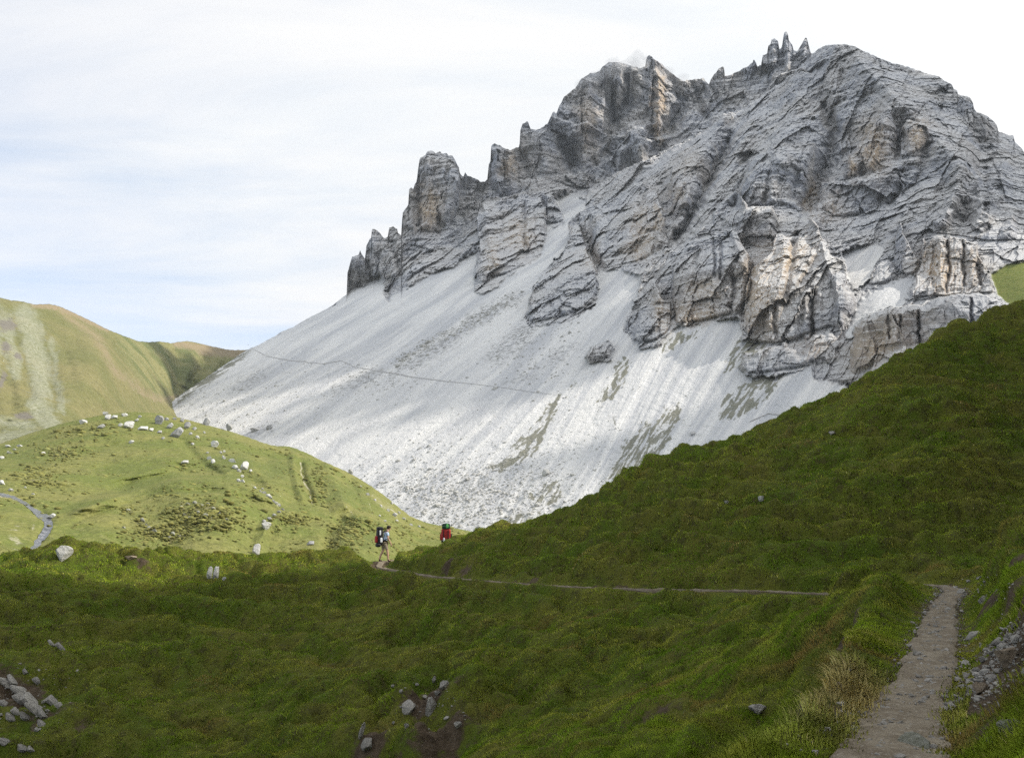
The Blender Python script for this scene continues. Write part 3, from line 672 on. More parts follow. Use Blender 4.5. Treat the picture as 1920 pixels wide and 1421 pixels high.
# ---- the grassy hill and saddle behind
HTOP = [(-400,585),(-260,560),(-150,545),(-60,548),(0,558),(20,563),(40,565),(65,571),(90,570),(103,572),(118,577),(150,592),(175,604),(200,617),(230,629),(260,640),(280,641.5),(300,640),(320,643.5),(335,641),(350,639.5),(362,641),(400,650),(430,656),(450,656.5),(470,655.5),(500,652),(600,650)]
def hill_D(PX, PY, a, b, v):
    c = np.array([(-400,585,760),(-250,558,700),(-100,546,680),(0,558,700),(90,570,760),(150,592,830),(200,617,920),(250,637,1020),(300,640,1120),(350,640,1200),(400,650,1240),(470,655,1290),(600,652,1330),
        (-400,860,300),(-200,860,330),(0,850,385),(100,800,450),(200,780,560),(280,765,760),(330,748,1030),(400,735,1130),(470,720,1200),(600,720,1240),(330,800,800),(450,800,900),(600,800,950),
        (0,700,520),(100,680,600),(150,650,670),(190,650,730),(225,690,740),(257,720,780),(290,740,860),(300,700,1010),(350,690,1120),(400,690,1180),(230,650,900)], float)
    D = TPS(c[:, :2], c[:, 2], 0.003)(PX, PY)
    D = feat(PX, PY, D, [(196,622),(225,668),(257,704),(285,738)], -26, 16, 'l')
    D = feat(PX, PY, D, [(212,640),(240,684),(262,710)], 26, 9)
    X = a * D; Z = b * D
    for k, (x0, y0, x1, y1) in enumerate([(300,655,318,735),(330,650,330,735),(360,650,345,730),(395,660,352,728),(420,668,365,722),(280,660,300,735),(445,665,380,725)]):
        D = feat(PX, PY, D, [(x0, y0), ((x0 + x1) / 2 + 3, (y0 + y1) / 2), (x1, y1)], 9 * (1 if k % 2 else -1), 9)
    for x0, y0, x1, y1 in [(20,600,60,760),(60,590,110,770),(0,640,30,780),(100,590,150,740),(130,620,190,760)]:
        D = feat(PX, PY, D, [(x0, y0), (x1, y1)], 5, 12)
    D = D + 9 * fbm(X / 60, D / 90, Z / 40, 5, seed=71) + 4.0 * fbm(X / 14, D / 20, Z / 12, 3, seed=72) * (0.35 + .65 * sstep(110, 20, PX))
    return D
hc = np.linspace(-400, 600, 560)
h_me, H_PX, H_PY, H_D, hpad, H_V = relief("hill", hc, np.interp(hc, *np.array(HTOP).T) + 0.9 * vnoise(hc / 6, 0 * hc, seed=5), np.full_like(hc, 868.0) + 0 * hc, 260, hill_D, back=((15, -4), (60, -30), (160, -110), (400, -260)))
wx = 10 * fbm(H_PX / 30, H_PY / 30, oct=3, seed=74)
stone = np.zeros_like(H_D); brown = np.zeros_like(H_D)
for p, s_, w in [([(45,590),(62,640),(78,700),(72,760),(90,790)], 1.0, 26), ([(10,600),(25,650),(30,700)], .8, 18), ([(100,640),(105,700),(118,770)], .7, 14), ([(-40,560),(10,600),(-20,700)], .7, 30), ([(-60,830),(10,820),(60,812)], .8, 18), ([(0,790),(60,800)], .8, 16)]:
    d, t = segdist(H_PX + wx, H_PY, p); stone = np.maximum(stone, s_ * np.exp(-(d / w) ** 2))
for p, s_, w in [([(115,585),(180,630),(210,690),(270,735),(315,752)], .55, 15), ([(260,735),(300,750),(330,744)], .6, 9), ([(60,572),(110,577),(200,618)], .75, 8), ([(380,655),(440,660),(480,660)], .95, 14), ([(330,645),(400,655),(445,660)], .8, 10), ([(395,720),(440,695),(470,670)], .45, 10)]:
    d, t = segdist(H_PX + wx * 0.4, H_PY, p); brown = np.maximum(brown, s_ * np.exp(-(d / w) ** 2))
rockb = np.zeros_like(H_D)
for x, y, rx_, ry_ in [(12,610,24,14),(14,650,16,14),(4,712,10,20),(30,668,8,8),(-60,640,30,30),(45,780,20,10)]:
    rockb = np.maximum(rockb, np.exp(-((H_PX + wx - x) / rx_) ** 2 - ((H_PY - y) / ry_) ** 2))
bowl = sstep(-12, 14, sdpoly(H_PX + wx * .5, H_PY, [(200,600),(230,660),(262,712),(290,745),(320,760),(620,760),(620,600)]))
cattr(h_me, "masks", np.stack([hpad(stone), hpad(brown), hpad(rockb)], -1)); fattr(h_me, "bowl", hpad(bowl))

def mat_hill():
    m = NT("alpine_turf"); p = m.pos(); k = m.sep(m.attr("masks", 'Color'))
    n1 = m.noise(p, 0.02, 5, 0.6); n2 = m.noise(p, 0.16, 6, 0.7); n3 = m.noise(m.mapping(p, (0.03, 0.03, 0.01)), 1.0, 5, 0.65)
    c = m.mix(m.ramp(n1, 0.35, 0.65), (0.155, 0.158, 0.062), (0.215, 0.195, 0.088))
    c = m.mix(m.attr("bowl"), c, m.mix(m.ramp(n3, 0.38, 0.62), (0.125, 0.145, 0.055), (0.225, 0.215, 0.095)))
    c = m.mix(m.math('MULTIPLY', m.ramp(n2, 0.5, 0.68), 0.5), c, (0.10, 0.10, 0.050))
    n4 = m.noise(p, 0.5, 5, 0.75)
    def msk(v, lo=0.30, hi=0.80, k_=2.2): return m.ramp(m.math('ADD', v, m.math('MULTIPLY', m.math('SUBTRACT', m.math('MULTIPLY', m.math('ADD', n2, n4), .5), 0.5), k_)), lo, hi)
    n5 = m.noise(p, 0.30, 6, 0.85)
    c = m.mix(m.math('MULTIPLY', m.ramp(n5, 0.50, 0.62), 0.55), c, (0.09, 0.092, 0.038))
    c = m.mix(m.math('MULTIPLY', m.ramp(n5, 0.46, 0.36), 0.45), c, (0.27, 0.25, 0.14))
    c = m.mix(m.math('MULTIPLY', msk(k[1]), 0.8), c, (0.275, 0.215, 0.145))
    c = m.mix(m.math('MULTIPLY', msk(k[0]), 0.6), c, m.mix(m.ramp(n4, 0.4, 0.6), (0.37, 0.38, 0.31), (0.20, 0.215, 0.14)))
    c = m.mix(m.math('MULTIPLY', msk(k[2]), 0.9), c, (0.17, 0.155, 0.135))
    return m.finish(c, 0.95, m.bump(m.math('ADD', n2, m.math('MULTIPLY', n3, 0.8)), 0.9, 3.0), 0.1)
hill = link("hill", h_me, mat_hill()); tag(hill, "olive grass hill with pale stony streaks below a saddle", kind="structure")

# ---- the sunlit knoll in the valley
KTOP = [(-420,890),(-300,872),(-150,856),(0,832),(60,811),(120,793),(180,780),(220,774),(250,772),(300,775),(340,784),(370,792),(400,800),(430,808),(460,818),(490,829),(515,836),(535,836),(550,839),(575,849),(600,862),(625,873),(650,884),(675,898),(700,914),(725,932),(750,953),(770,968),(800,980),(835,987),(870,993),(900,1001),(960,1012),(1040,1030)]
def knoll_D(PX, PY, a, b, v):
    c = np.array([(-420,1180,70),(-200,1180,85),(0,1160,92),(300,1130,118),(640,1110,140),(870,1090,170),(1040,1090,200),(-200,1050,115),(0,1040,118),(130,1040,132),(300,1000,160),(500,1010,172),(700,1010,190),(860,1030,230),
        (-200,950,160),(60,965,158),(200,935,186),(340,902,204),(430,906,206),(520,945,204),(600,965,205),(700,965,225),(350,888,228),(450,888,230),(200,915,212),
        (0,890,210),(150,865,244),(300,850,262),(450,862,270),(560,890,268),(620,910,266),(700,945,268),(800,995,280),
        (-420,890,260),(-200,862,275),(0,832,300),(80,805,312),(180,780,322),(300,775,336),(400,800,336),(515,836,330),(575,849,326),(650,884,324),(725,932,320),(800,980,318),(900,1001,325),(1040,1030,330)], float)
    D = TPS(c[:, :2], c[:, 2], 0.004)(PX, PY)
    # gully with its bank right of it, small spurs
    D = feat(PX, PY, D, [(562,862),(566,890),(575,915),(590,945)], 10, 8)
    D = feat(PX, PY, D, [(548,845),(552,880),(560,915),(572,945)], -7, 12, 'l')
    D = feat(PX, PY, D, [(606,866),(625,895),(640,930),(650,960)], -15, 30, 'l')
    D = feat(PX, PY, D, [(655,890),(668,930),(680,960)], 5, 8)
    D = feat(PX, PY, D, [(690,915),(705,945),(720,965)], -5, 10, 'l')
    D = feat(PX, PY, D, [(330,815),(370,860),(420,900),(470,912)], 5, 9)
    D = feat(PX, PY, D, [(410,812),(460,860),(500,905),(540,950)], -6, 22, 'l')
    D = feat(PX, PY, D, [(480,1040),(500,985),(545,958),(600,962)], -5, 16, 'l')
    D = feat(PX, PY, D, [(610,1045),(620,1000),(650,968)], 6, 14)
    D = feat(PX, PY, D, [(60,1035),(85,1000),(92,972),(60,945),(28,930),(-40,925)], 3.2, 9)
    X = a * D; Z = b * D
    fade = sstep(0, 0.06, v) * 0.8 + 0.2
    D = D + fade * (3.6 * fbm(X / 24, D / 36, oct=4, seed=81) + 0.9 * fbm(X / 5, D / 7, oct=3, seed=82))
    # the lower hump ends in a rounded lip
    D = feat(PX, PY, D, [(120,968),(200,938),(270,915),(340,903),(400,903),(450,912),(500,934),(540,952)], -12, 17, 'l')
    D = feat(PX, PY, D, [(200,922),(340,888),(450,893),(510,920)], 11, 18)
    D = feat(PX, PY, D, [(655,968),(720,985),(790,1005)], -12, 15, 'l')
    # broken, rocky ground on the near flank
    bk = np.exp(-((PX - 375) / 60) ** 2 - ((PY - 962) / 24) ** 2) + 0.7 * np.exp(-((PX - 300) / 45) ** 2 - ((PY - 1000) / 14) ** 2) + 0.6 * np.exp(-((PX - 120) / 30) ** 2 - ((PY - 850) / 14) ** 2)
    D = D - 2.2 * np.clip(bk, 0, 1) * np.maximum(fbm(X / 3.4, D / 5, oct=3, seed=83), -0.1)
    return D
kc = np.linspace(-420, 1040, 800)
k_me, K_PX, K_PY, K_D, kpad, K_V = relief("knoll", kc, np.interp(kc, *np.array(KTOP).T) + 0.8 * vnoise(kc / 7, 0 * kc, seed=6), np.interp(kc, [-420, 0, 640, 1040], [1180, 1160, 1110, 1085]), 330, knoll_D)
wx = 8 * fbm(K_PX / 22, K_PY / 22, oct=3, seed=84); wy = 6 * fbm(K_PX / 22, K_PY / 22, oct=3, seed=85)
def lines(lst):
    q = np.zeros_like(K_D)
    for p, s_, w in lst:
        d, t = segdist(K_PX + wx * .5, K_PY + wy * .5, p); q = np.maximum(q, s_ * np.exp(-(d / w) ** 2))
    return q
def blobs(lst):
    q = np.zeros_like(K_D)
    for x, y, rx_, ry_, s_ in lst: q = np.maximum(q, s_ * np.exp(-((K_PX + wx - x) / rx_) ** 2 - ((K_PY + wy - y) / ry_) ** 2))
    return q
pale = lines([([(563,868),(566,890),(574,912),(588,944)], .8, 1.7), ([(468,905),(495,925),(522,948)], .45, 3), ([(-20,928),(20,930),(45,945)], .8, 3), ([(652,948),(660,965)], .5, 2.5), ([(690,940),(700,965)], .45, 2), ([(700,930),(745,965)], .42, 10), ([(340,790),(395,800),(520,838)], .35, 4)])
pale = np.maximum(pale, blobs([(30,1010,14,24,.6),(60,990,10,14,.5),(20,1060,12,20,.5),(385,955,30,8,.35)]))
heath = blobs([(375,962,58,22,.9),(300,1000,50,13,.7),(265,975,12,8,.9),(120,850,40,14,.6),(110,845,26,10,.6),(240,955,20,6,.6),(175,805,50,10,.35),(70,895,40,20,.5),(545,975,45,10,.5),(650,1000,34,26,.45),(420,985,24,10,.7),(328,1005,24,9,.9),(600,905,14,30,.35)])
green = blobs([(430,870,70,34,.8),(520,880,40,30,.8),(660,920,60,30,.7),(680,1010,60,30,.9),(200,850,60,20,.5),(60,860,60,25,.6),(700,990,60,20,.6)])
cattr(k_me, "masks", np.stack([kpad(pale), kpad(heath), kpad(green)], -1))
def mat_knoll():
    m = NT("meadow_turf"); p = m.pos(); k = m.sep(m.attr("masks", 'Color'))
    n1 = m.noise(p, 0.045, 5, 0.6); n2 = m.noise(p, 0.33, 6, 0.72); n3 = m.noise(m.mapping(p, (0.9, 0.35, 0.9)), 1.0, 4, 0.7)
    c = m.mix(m.ramp(n1, 0.36, 0.66), (0.136, 0.162, 0.042), (0.200, 0.198, 0.066))
    c = m.mix(m.math('MULTIPLY', m.ramp(m.math('ADD', k[2], m.math('MULTIPLY', m.math('SUBTRACT', n2, .5), .7)), .3, .8), 0.8), c, (0.112, 0.138, 0.040))
    c = m.mix(m.math('MULTIPLY', m.ramp(n2, 0.50, 0.66), 0.55), c, (0.085, 0.092, 0.032))
    c = m.mix(m.math('MULTIPLY', m.ramp(n3, 0.56, 0.70), 0.35), c, (0.27, 0.25, 0.12))
    n5 = m.noise(p, 0.85, 6, 0.85)
    c = m.mix(m.math('MULTIPLY', m.ramp(n5, 0.50, 0.62), 0.6), c, (0.075, 0.082, 0.026))
    c = m.mix(m.math('MULTIPLY', m.ramp(n5, 0.46, 0.36), 0.5), c, (0.30, 0.275, 0.12))
    def msk(v, lo=0.40, hi=0.60, q=1.2): return m.ramp(m.math('ADD', v, m.math('MULTIPLY', m.math('SUBTRACT', n2, 0.5), q)), lo, hi)
    c = m.mix(m.math('MULTIPLY', msk(k[1]), 0.75), c, m.mix(m.ramp(n3, 0.4, 0.6), (0.075, 0.08, 0.03), (0.17, 0.155, 0.085)))
    c = m.mix(m.math('MULTIPLY', msk(k[0], .40, .66, 1.9), 0.75), c, (0.40, 0.375, 0.28))
    return m.finish(c, 0.95, m.bump(m.math('ADD', n2, m.math('MULTIPLY', n3, 0.5)), 0.9, 0.9), 0.1)
knoll = link("knoll", k_me, mat_knoll()); tag(knoll, "sunlit yellow green grass knoll strewn with pale boulders", kind="structure")

def sampler(PX, PY, D, cols):
    """point on a relief sheet at a given bearing"""
    def f(px, py):
        c = int(np.clip(round(np.interp(px, cols, np.arange(len(cols)))), 0, len(cols) - 1))
        d = float(np.interp(py, PY[:, c], D[:, c]))
        a, b = ab(px, py); return np.array([float(a) * d, d, float(b) * d]), d
    return f
on_knoll = sampler(K_PX, K_PY, K_D, kc); on_mtn = sampler(M_PX, M_PY, M_D, M_cols); on_hill = sampler(H_PX, H_PY, H_D, hc)

def ribbon(name, fn, pts, width, lift, n=60, seed=1):
    """a strip laid along the ground through bearings pts (photo px); width in px"""
    pts = np.array(pts, float); L = np.r_[0, np.cumsum(np.hypot(*np.diff(pts, axis=0).T))]
    t = np.linspace(0, L[-1], n)
    x = np.interp(t, L, pts[:, 0]); y = np.interp(t, L, pts[:, 1])
    y = y + 0.8 * vnoise(t / 9, 0 * t, seed=seed)
    w = np.interp(t / L[-1], np.linspace(0, 1, len(width)), width) * (1 + 0.5 * vnoise(t / 7, 0 * t, seed=seed + 1))
    tx = np.gradient(x); ty = np.gradient(y); l = np.hypot(tx, ty) + 1e-9; nx, ny = -ty / l, tx / l
    V = []
    for i in range(n):
        for s in (-0.5, 0.0, 0.5):
            q, d = fn(x[i] + nx[i] * w[i] * s, y[i] + ny[i] * w[i] * s)
            V.append(q * (1 - (lift if s else lift * 1.15) / d))
    return mesh_from(name, np.array(V), grid_faces(n, 3), True)
m = NT("stream_water"); p = m.pos(); n_ = m.noise(p, 1.2, 4, 0.7)
mat_water = m.finish(m.mix(m.ramp(n_, 0.5, 0.7), (0.045, 0.05, 0.055), (0.30, 0.30, 0.32)), 0.25, m.bump(n_, 0.4, 0.2), 0.5)
st = link("stream", ribbon("stream", on_knoll, [(-60,922),(0,926),(25,932),(45,942),(62,955),(76,966),(88,972),(92,985),(84,1000),(72,1015),(62,1032),(52,1046)], [3,3,4,6,5,7,13,16,13,11,9], 0.5, 80), mat_water)
tag(st, "dark mountain stream running down past a white boulder", kind="structure")
m = NT("scree_path"); mat_spath = m.finish((0.36, 0.355, 0.35), 0.95, None, 0.1)
for pts, w in [([(470,652),(500,668),(545,676),(570,678),(605,682),(640,676),(665,688),(700,694),(740,700),(775,707),(830,714),(890,720),(940,726),(1000,735),(1050,741)], [.8,1.2,1.4,.9,1.1,.9,1.7,1.9,1.9,1.0,.7,.6,.8,.5,.3]),
               ([(1405,790),(1440,775),(1475,778),(1520,770)], [1.3, 1.6, 1.2])]:
    o = link("path", ribbon("path", on_mtn, pts, w, 0.8, 160, 9), mat_spath); tag(o, "thin dark footpath crossing the scree", kind="structure")
print("left", round(time.time() - T0, 1))

# dwarf shrubs and tussocks dotted over the valley slopes: past counting
def tufts(name, n, seed):
    g = np.random.default_rng(seed); Vb, Fb = ico(1) if 'ico' in globals() else (None, None)
    Vs, Fs, C_, k = [], [], [], 0
    H = K_PX.shape
    while len(Vs) < n:
        i = g.integers(8, H[0] - 1); j = g.integers(0, H[1] - 1); px, py = K_PX[i, j], K_PY[i, j]
        if px < -60 or px > 900 or py > 1080: continue
        q = K_V[i, j]; d = q[1]
        w = heath[i, j] * 1.0 + 0.16 * max(0, float(vn_t[i, j])) + 0.012 - 0.25 * pale[i, j]
        if g.random() > w: continue
        s_ = (0.10 + 0.0008 * d) * math.exp(g.normal() * .45)
        v = Vb * np.array([1.2, 1.0, .55]) * (1 + .5 * (g.random(len(Vb)) - .5))[:, None] * s_
        jit = np.array([g.normal() * .5, g.normal() * .8, 0]); Vs.append(v + q + jit); Fs.append(Fb + k); k += len(v)
        C_.append(np.repeat(np.array([[.135, .14, .05]]) * (0.7 + .9 * g.random()) + np.array([[.05, .035, .005]]) * g.random(), len(v), 0))
    me = mesh_from(name, np.concatenate(Vs), np.concatenate(Fs), True); cattr(me, "tint", np.concatenate(C_)); return me
vn_t = fbm(K_V[..., 0] / 18, K_V[..., 1] / 26, oct=3, seed=88)
import bmesh
def ico(sub):
    bm = bmesh.new(); bmesh.ops.create_icosphere(bm, subdivisions=sub, radius=1.0)
    V = np.array([v.co[:] for v in bm.verts]); Fc = np.array([[v.index for v in f.verts] for f in bm.faces]); bm.free()
    return V, Fc
m = NT("dwarf_shrub_leaves"); mat_shrub = m.finish(m.attr("tint", 'Color'), 0.95, None, 0.05)
o = link("shrubbery", tufts("shrubbery", 6000, 77), mat_shrub); tag(o, "dark tufts and dwarf shrubs dotted over the knoll", kind="stuff")
# ------------------------------------------------------------------ the near hillside
PATH_PX = [(1640,1500,5.2),(1668,1421,6.53),(1690,1340,8.0),(1738,1250,10.6),(1757,1180,14.2),(1768,1130,18.4),(1790,1106,22.0)]
_pw = [P3(*q) for q in PATH_PX]
_pw = [np.array([0.3,-3.0,-1.6]), np.array([1.0,1.5,-1.6]), np.array([1.7,3.6,-1.6])] + _pw + \
      [np.array([11.6,24.3,-1.55]), np.array([10.9,26.0,-1.62])] + [P3(*q) for q in [(1560,1112,26.5),(1430,1105,27.5),(1200,1102,30.0),(1040,1097,32.5),(880,1085,36.5),(790,1076,39.5),(708,1062,43.5)]] + \
      [np.array([-6.5,45.0,-1.72]), np.array([-5.6,46.8,-1.72]), np.array([-3.5,48.2,-1.70]), np.array([0.5,50.5,-1.5]), np.array([6,55,-1.2])]
PATH_W = np.array(_pw)
SKY_NEAR = [(720,1041,43.2),(740,1035,43.2),(760,1030,43.2),(800,1022,43),(850,1014,43),(900,1000,43),(950,986,42.5),(1000,972,42.3),(1100,935,42),(1180,890,42),(1220,870,42),(1300,846,42),(1400,815,42),(1450,790,42),(1500,766,42),(1580,735,43),(1650,696,44),(1730,651,45),(1800,616,46.5),(1860,591,48),(1920,568,49.5)]
SKY_NEAR = [(x, y + (9 if 745 <= x <= 910 else 5), d) for x, y, d in SKY_NEAR]
CT = [P3(*q) for q in SKY_NEAR]
for (x, y, d) in SKY_NEAR[4:]:                      # the slope rolls over behind the crest
    q = P3(x, y, d + 7); q[2] -= 1.2 + 0.02 * (x - 850) / 10; CT.append(q)
    q = P3(x, y, d + 18); q[2] -= 6.0 + 0.3 * (x - 850) / 100; CT.append(q)
CT += [P3(*q) for q in [
    (850,1060,39.5),(950,1060,37),(1000,1030,39),(1100,1060,33.5),(1200,1050,33),(1200,960,37),(1300,1050,31),(1300,950,35),(1400,1050,29.5),(1400,950,33),(1400,880,37.5),(1500,1050,29),(1500,930,33),(1500,840,38),
    (1600,1060,28.5),(1600,950,31.5),(1600,830,37),(1700,1060,28),(1700,930,31.5),(1700,800,37),(1800,1040,28.5),(1800,900,33),(1800,750,39),(1900,950,32),(1900,800,38),(1900,700,43),(1780,1085,27),
    # left shoulder and the slope under it
    (0,1086,36),(35,1070,38),(62,1055,40),(110,1020,41),(180,1034,41.5),(250,1046,42),(350,1052,42.5),(480,1055,43),(560,1053,43),(640,1050,43.3),(690,1054,43.5),
    (0,1150,33.5),(150,1110,36.5),(300,1110,38),(500,1110,38.5),(650,1110,38.5),(800,1120,36),(950,1130,33),(1100,1140,29.5),(1250,1140,27.5),(1400,1140,25.5),(1520,1135,25),
    (0,1250,29.5),(200,1230,31),(450,1220,32),(700,1220,31),(900,1230,28.5),(1100,1240,25),(1300,1240,21.5),(1450,1200,21),(1530,1180,21),
    (0,1350,26.5),(250,1330,27.5),(500,1320,27.5),(750,1330,25.5),(950,1340,22.5),(1150,1340,18.5),(1300,1330,16),(1400,1280,16.5),(1480,1240,17),
    (0,1440,24.5),(300,1440,24.5),(600,1440,23.5),(800,1440,21.5),(1000,1440,18),(1130,1440,14.5),(1230,1440,11.5),
    # grassy verge left of the path
    (1320,1421,9.3),(1390,1421,7.6),(1480,1421,6.55),(1420,1370,9.2),(1500,1340,8.3),(1560,1300,9.2),(1600,1240,11.0),(1590,1200,12.8),(1612,1150,15.2),(1650,1105,17.8),(1700,1098,19.2),(1740,1098,20.5),(1680,1150,14.6),(1680,1220,11.6),(1630,1300,9.1),(1560,1400,6.8),
    # bank right of the path
    (1800,1090,20.8),(1830,1066,20.0),(1870,1030,18.6),(1920,985,17.5),(1830,1120,17.0),(1880,1090,14.5),(1920,1060,12.6),(1830,1180,12.4),(1920,1150,9.2),(1880,1200,9.2),(1850,1260,8.7),(1920,1250,7.0),(1880,1320,6.6),(1920,1400,5.2),(1800,1380,6.4)]]
CT += [np.array(q, float) for q in [(-26,52,-6),(-14,54,-6.5),(-40,60,-11),(-10,64,-12),(2,62,-6),(-60,45,-9),(-40,34,-7.5),(-30,26,-7.5),(-45,15,-12),(-20,12,-9),(-10,10,-7.0),(-5,6,-4.8),(-3,3,-3.1),(-1.2,1.0,-1.75),(-1.5,-2,-2.2),(-8,-8,-6),(-30,-20,-16),
    (0.6,5,-2.0),(-1.5,8,-4.2),(1.8,3,-1.62),(3,0,-1.2),(6,0,.4),(7,5,.5),(10,8,1.6),(14,14,3.2),(14,-8,3.5),(22,22,6.5),(24,5,7.5),(30,35,9.5),(45,50,14.5),(50,30,16),(60,10,18),(40,-20,13),(60,70,12),(30,75,2),(0,80,-14),(-30,80,-22)]]
CT = np.array(CT)
TERR = TPS(CT[:, :2], CT[:, 2], 0.0012)

def path_info(x, y):
    d, t = segdist(x, y, PATH_W[:, :2])
    L = np.r_[0, np.cumsum(np.hypot(*np.diff(PATH_W[:, :2], axis=0).T))]; L /= L[-1]
    return d, t, np.interp(t, L, PATH_W[:, 2])
PATH_HALF = 0.31
_bank = np.array([P3(*q)[:2] for q in [(1490,1421,6.4),(1515,1345,8.0),(1562,1290,9.3),(1578,1230,11.2),(1590,1180,13.2),(1628,1120,16.8)]])

def bank_drop(x, y):
    """the verge breaks off along an eroded edge on its valley side"""
    d, t = segdist(x, y, _bank)
    # side: negative to the left of the edge (walking away from the camera)
    s_ = np.zeros_like(x); best = np.full(np.shape(x), 1e9)
    for (ax, ay), (bx, by) in zip(_bank[:-1], _bank[1:]):
        mx, my = (ax + bx) / 2, (ay + by) / 2
        dd = np.hypot(x - mx, y - my); c = (bx - ax) * (y - ay) - (by - ay) * (x - ax)
        m = dd < best; best = np.where(m, dd, best); s_ = np.where(m, c, s_)
    left = s_ > 0
    al = sstep(0.0, 0.25, t) * sstep(0.0, 0.3, 1 - t)
    dl = d + 0.12 * vnoise(x / .3, y / .3, seed=115)
    drop = 1.15 * sstep(0.0, 0.30, dl) * (1 - sstep(0.7, 3.2, d)) * al
    return np.where(left, drop, 0), np.where(left, (1 - sstep(0.34, 0.7, dl)) * al, 0)

def right_rise(x, y):
    """unseen climb right of the view, shaped to shade the foreground; ends in a shoulder"""
    q = np.maximum(x - 0.70 * np.maximum(y, 0) - 4.5, 0)
    end = 1 - sstep(26, 74, y - 0.05 * x)  # shoulder set where the foreground shade has to end
    return (0.84 * q + 0.16 * q * sstep(4, 30, q)) * (0.10 + 0.90 * end)

def ground_base(x, y):
    z = TERR(x, y) + right_rise(x, y)
    d, t, pz = path_info(x, y)
    k = 1 - sstep(PATH_HALF + 0.05, PATH_HALF + 0.95, d)
    return z * (1 - k) + (pz - 0.05) * k, d

def domes(x, y, sx, sy, seed, jit=0.9):
    """cushions: rounded domes, one per jittered cell; returns height 0..1"""
    u, v = x / sx, y / sy
    iu, iv = np.floor(u).astype(np.int64), np.floor(v).astype(np.int64)
    best = np.zeros_like(u)
    for a in (-1, 0, 1):
        for b in (-1, 0, 1):
            ci, cj = iu + a, iv + b
            du = u - (ci + 0.5 + jit * (hashf(ci, cj, 0, seed) - 0.5)); dv = v - (cj + 0.5 + jit * (hashf(ci, cj, 1, seed) - 0.5))
            rad = 0.42 + 0.38 * hashf(ci, cj, 2, seed)
            q = 1 - (du * du + dv * dv) / (rad * rad)
            best = np.maximum(best, np.sqrt(np.clip(q, 0, 1)) * (0.45 + 0.55 * hashf(ci, cj, 3, seed)))
    return best

def ground_z(x, y):
    z, d = ground_base(x, y)
    off = sstep(PATH_HALF, PATH_HALF + 0.8, d)
    r = np.hypot(x, y)
    # terracettes: small treads trodden along the contours, and tussocks stretched along them
    h = (z + 0.45 * vnoise(x / 9, y / 9, seed=101) + 0.12 * vnoise(x / 2.1, y / 2.1, seed=102)) / 0.62
    f = h - np.floor(h)
    tread = (sstep(0.0, 0.40, f) - f) * 0.66 * np.clip(0.65 + vnoise(x / 9, y / 6, seed=112), 0.2, 1.1)
    amp = 0.40 + 0.60 * sstep(11, 24, r)
    wx_ = x + 0.25 * vnoise(x / 1.1, y / 1.1, seed=108); wy_ = y + 0.25 * vnoise(x / 1.1, y / 1.1, seed=109)
    place = np.clip(0.62 + 0.8 * vnoise(x / 6, y / 4, seed=103), 0.15, 1.15)
    hum = 0.46 * domes(wx_, wy_, 2.1, 1.5, 301) * place + 0.34 * domes(wx_ + 0.5 * wy_, wy_, 0.95, 0.75, 302) * np.clip(place + .2, 0, 1.1) + 0.15 * domes(wx_ - .3 * wy_, wy_, 0.46, 0.40, 303)
    hum = hum + 0.32 * vnoise(x / 4.6, y / 3.0, seed=106) - 0.37
    z = z + off * amp * (1.15 * tread + hum)
    z = z - bank_drop(x, y)[0]
    # hollows where the turf has broken away
    for (hx, hy, hd, w, dp) in HOLL:
        z = z - dp * np.exp(-((x - hx) ** 2 + (y - hy) ** 2) / (w * w))
    return z
# polar sheet: fine inside the view, coarse round about
th = np.radians(np.concatenate([np.linspace(-110, -42, 40)[:-1], np.linspace(-42, 42, 900), np.linspace(42, 125, 90)[1:]]))
rr = np.exp(np.concatenate([np.linspace(math.log(0.7), math.log(4.5), 70)[:-1], np.linspace(math.log(4.5), math.log(56), 760)[:-1], np.linspace(math.log(56), math.log(105), 50)]))
TH, RR = np.meshgrid(th, rr)
GX, GY = RR * np.sin(TH), RR * np.cos(TH)
HOLL = []
GZ = ground_z(GX, GY)
lrr = np.log(rr)
def zlook(x, y, grid=None):
    """height (or another field) of the finished ground by bilinear lookup"""
    grid = GZ if grid is None else grid
    x = np.asarray(x, float); y = np.asarray(y, float)
    fi = np.interp(np.log(np.hypot(x, y) + 1e-6), lrr, np.arange(len(rr)))
    fj = np.interp(np.arctan2(x, y), th, np.arange(len(th)))
    i = np.clip(fi.astype(int), 0, len(rr) - 2); j = np.clip(fj.astype(int), 0, len(th) - 2)
    a = np.clip(fi - i, 0, 1); b = np.clip(fj - j, 0, 1)
    return (grid[i, j] * (1 - a) + grid[i + 1, j] * a) * (1 - b) + (grid[i, j + 1] * (1 - a) + grid[i + 1, j + 1] * a) * b

def on_near(px, py, d0=3.0, d1=70.0):
    """first ground point seen along a bearing"""
    a, b = ab(px, py); a = float(a); b = float(b)
    D = np.exp(np.linspace(math.log(d0), math.log(d1), 900))
    h = b * D - zlook(a * D, D)
    k = np.where(h < 0)[0]
    i = k[0] if len(k) else len(D) - 1
    return np.array([a * D[i], D[i], zlook(a * D[i], D[i])]), D[i]

for (px, py, w, dp) in [(1245,1330,.75,.5),(800,1310,.9,.40),(845,1390,.8,.4),(845,1066,.7,.35),(760,1068,.5,.25),(690,1395,.6,.4),(30,1310,1.4,.35),(1150,1120,1.0,.35),(1300,1090,1.0,.3)]:
    q, D = on_near(px, py); HOLL.append((q[0], q[1], D, w, dp))
GZ = ground_z(GX, GY)
gd, gt, gpz = path_info(GX, GY)
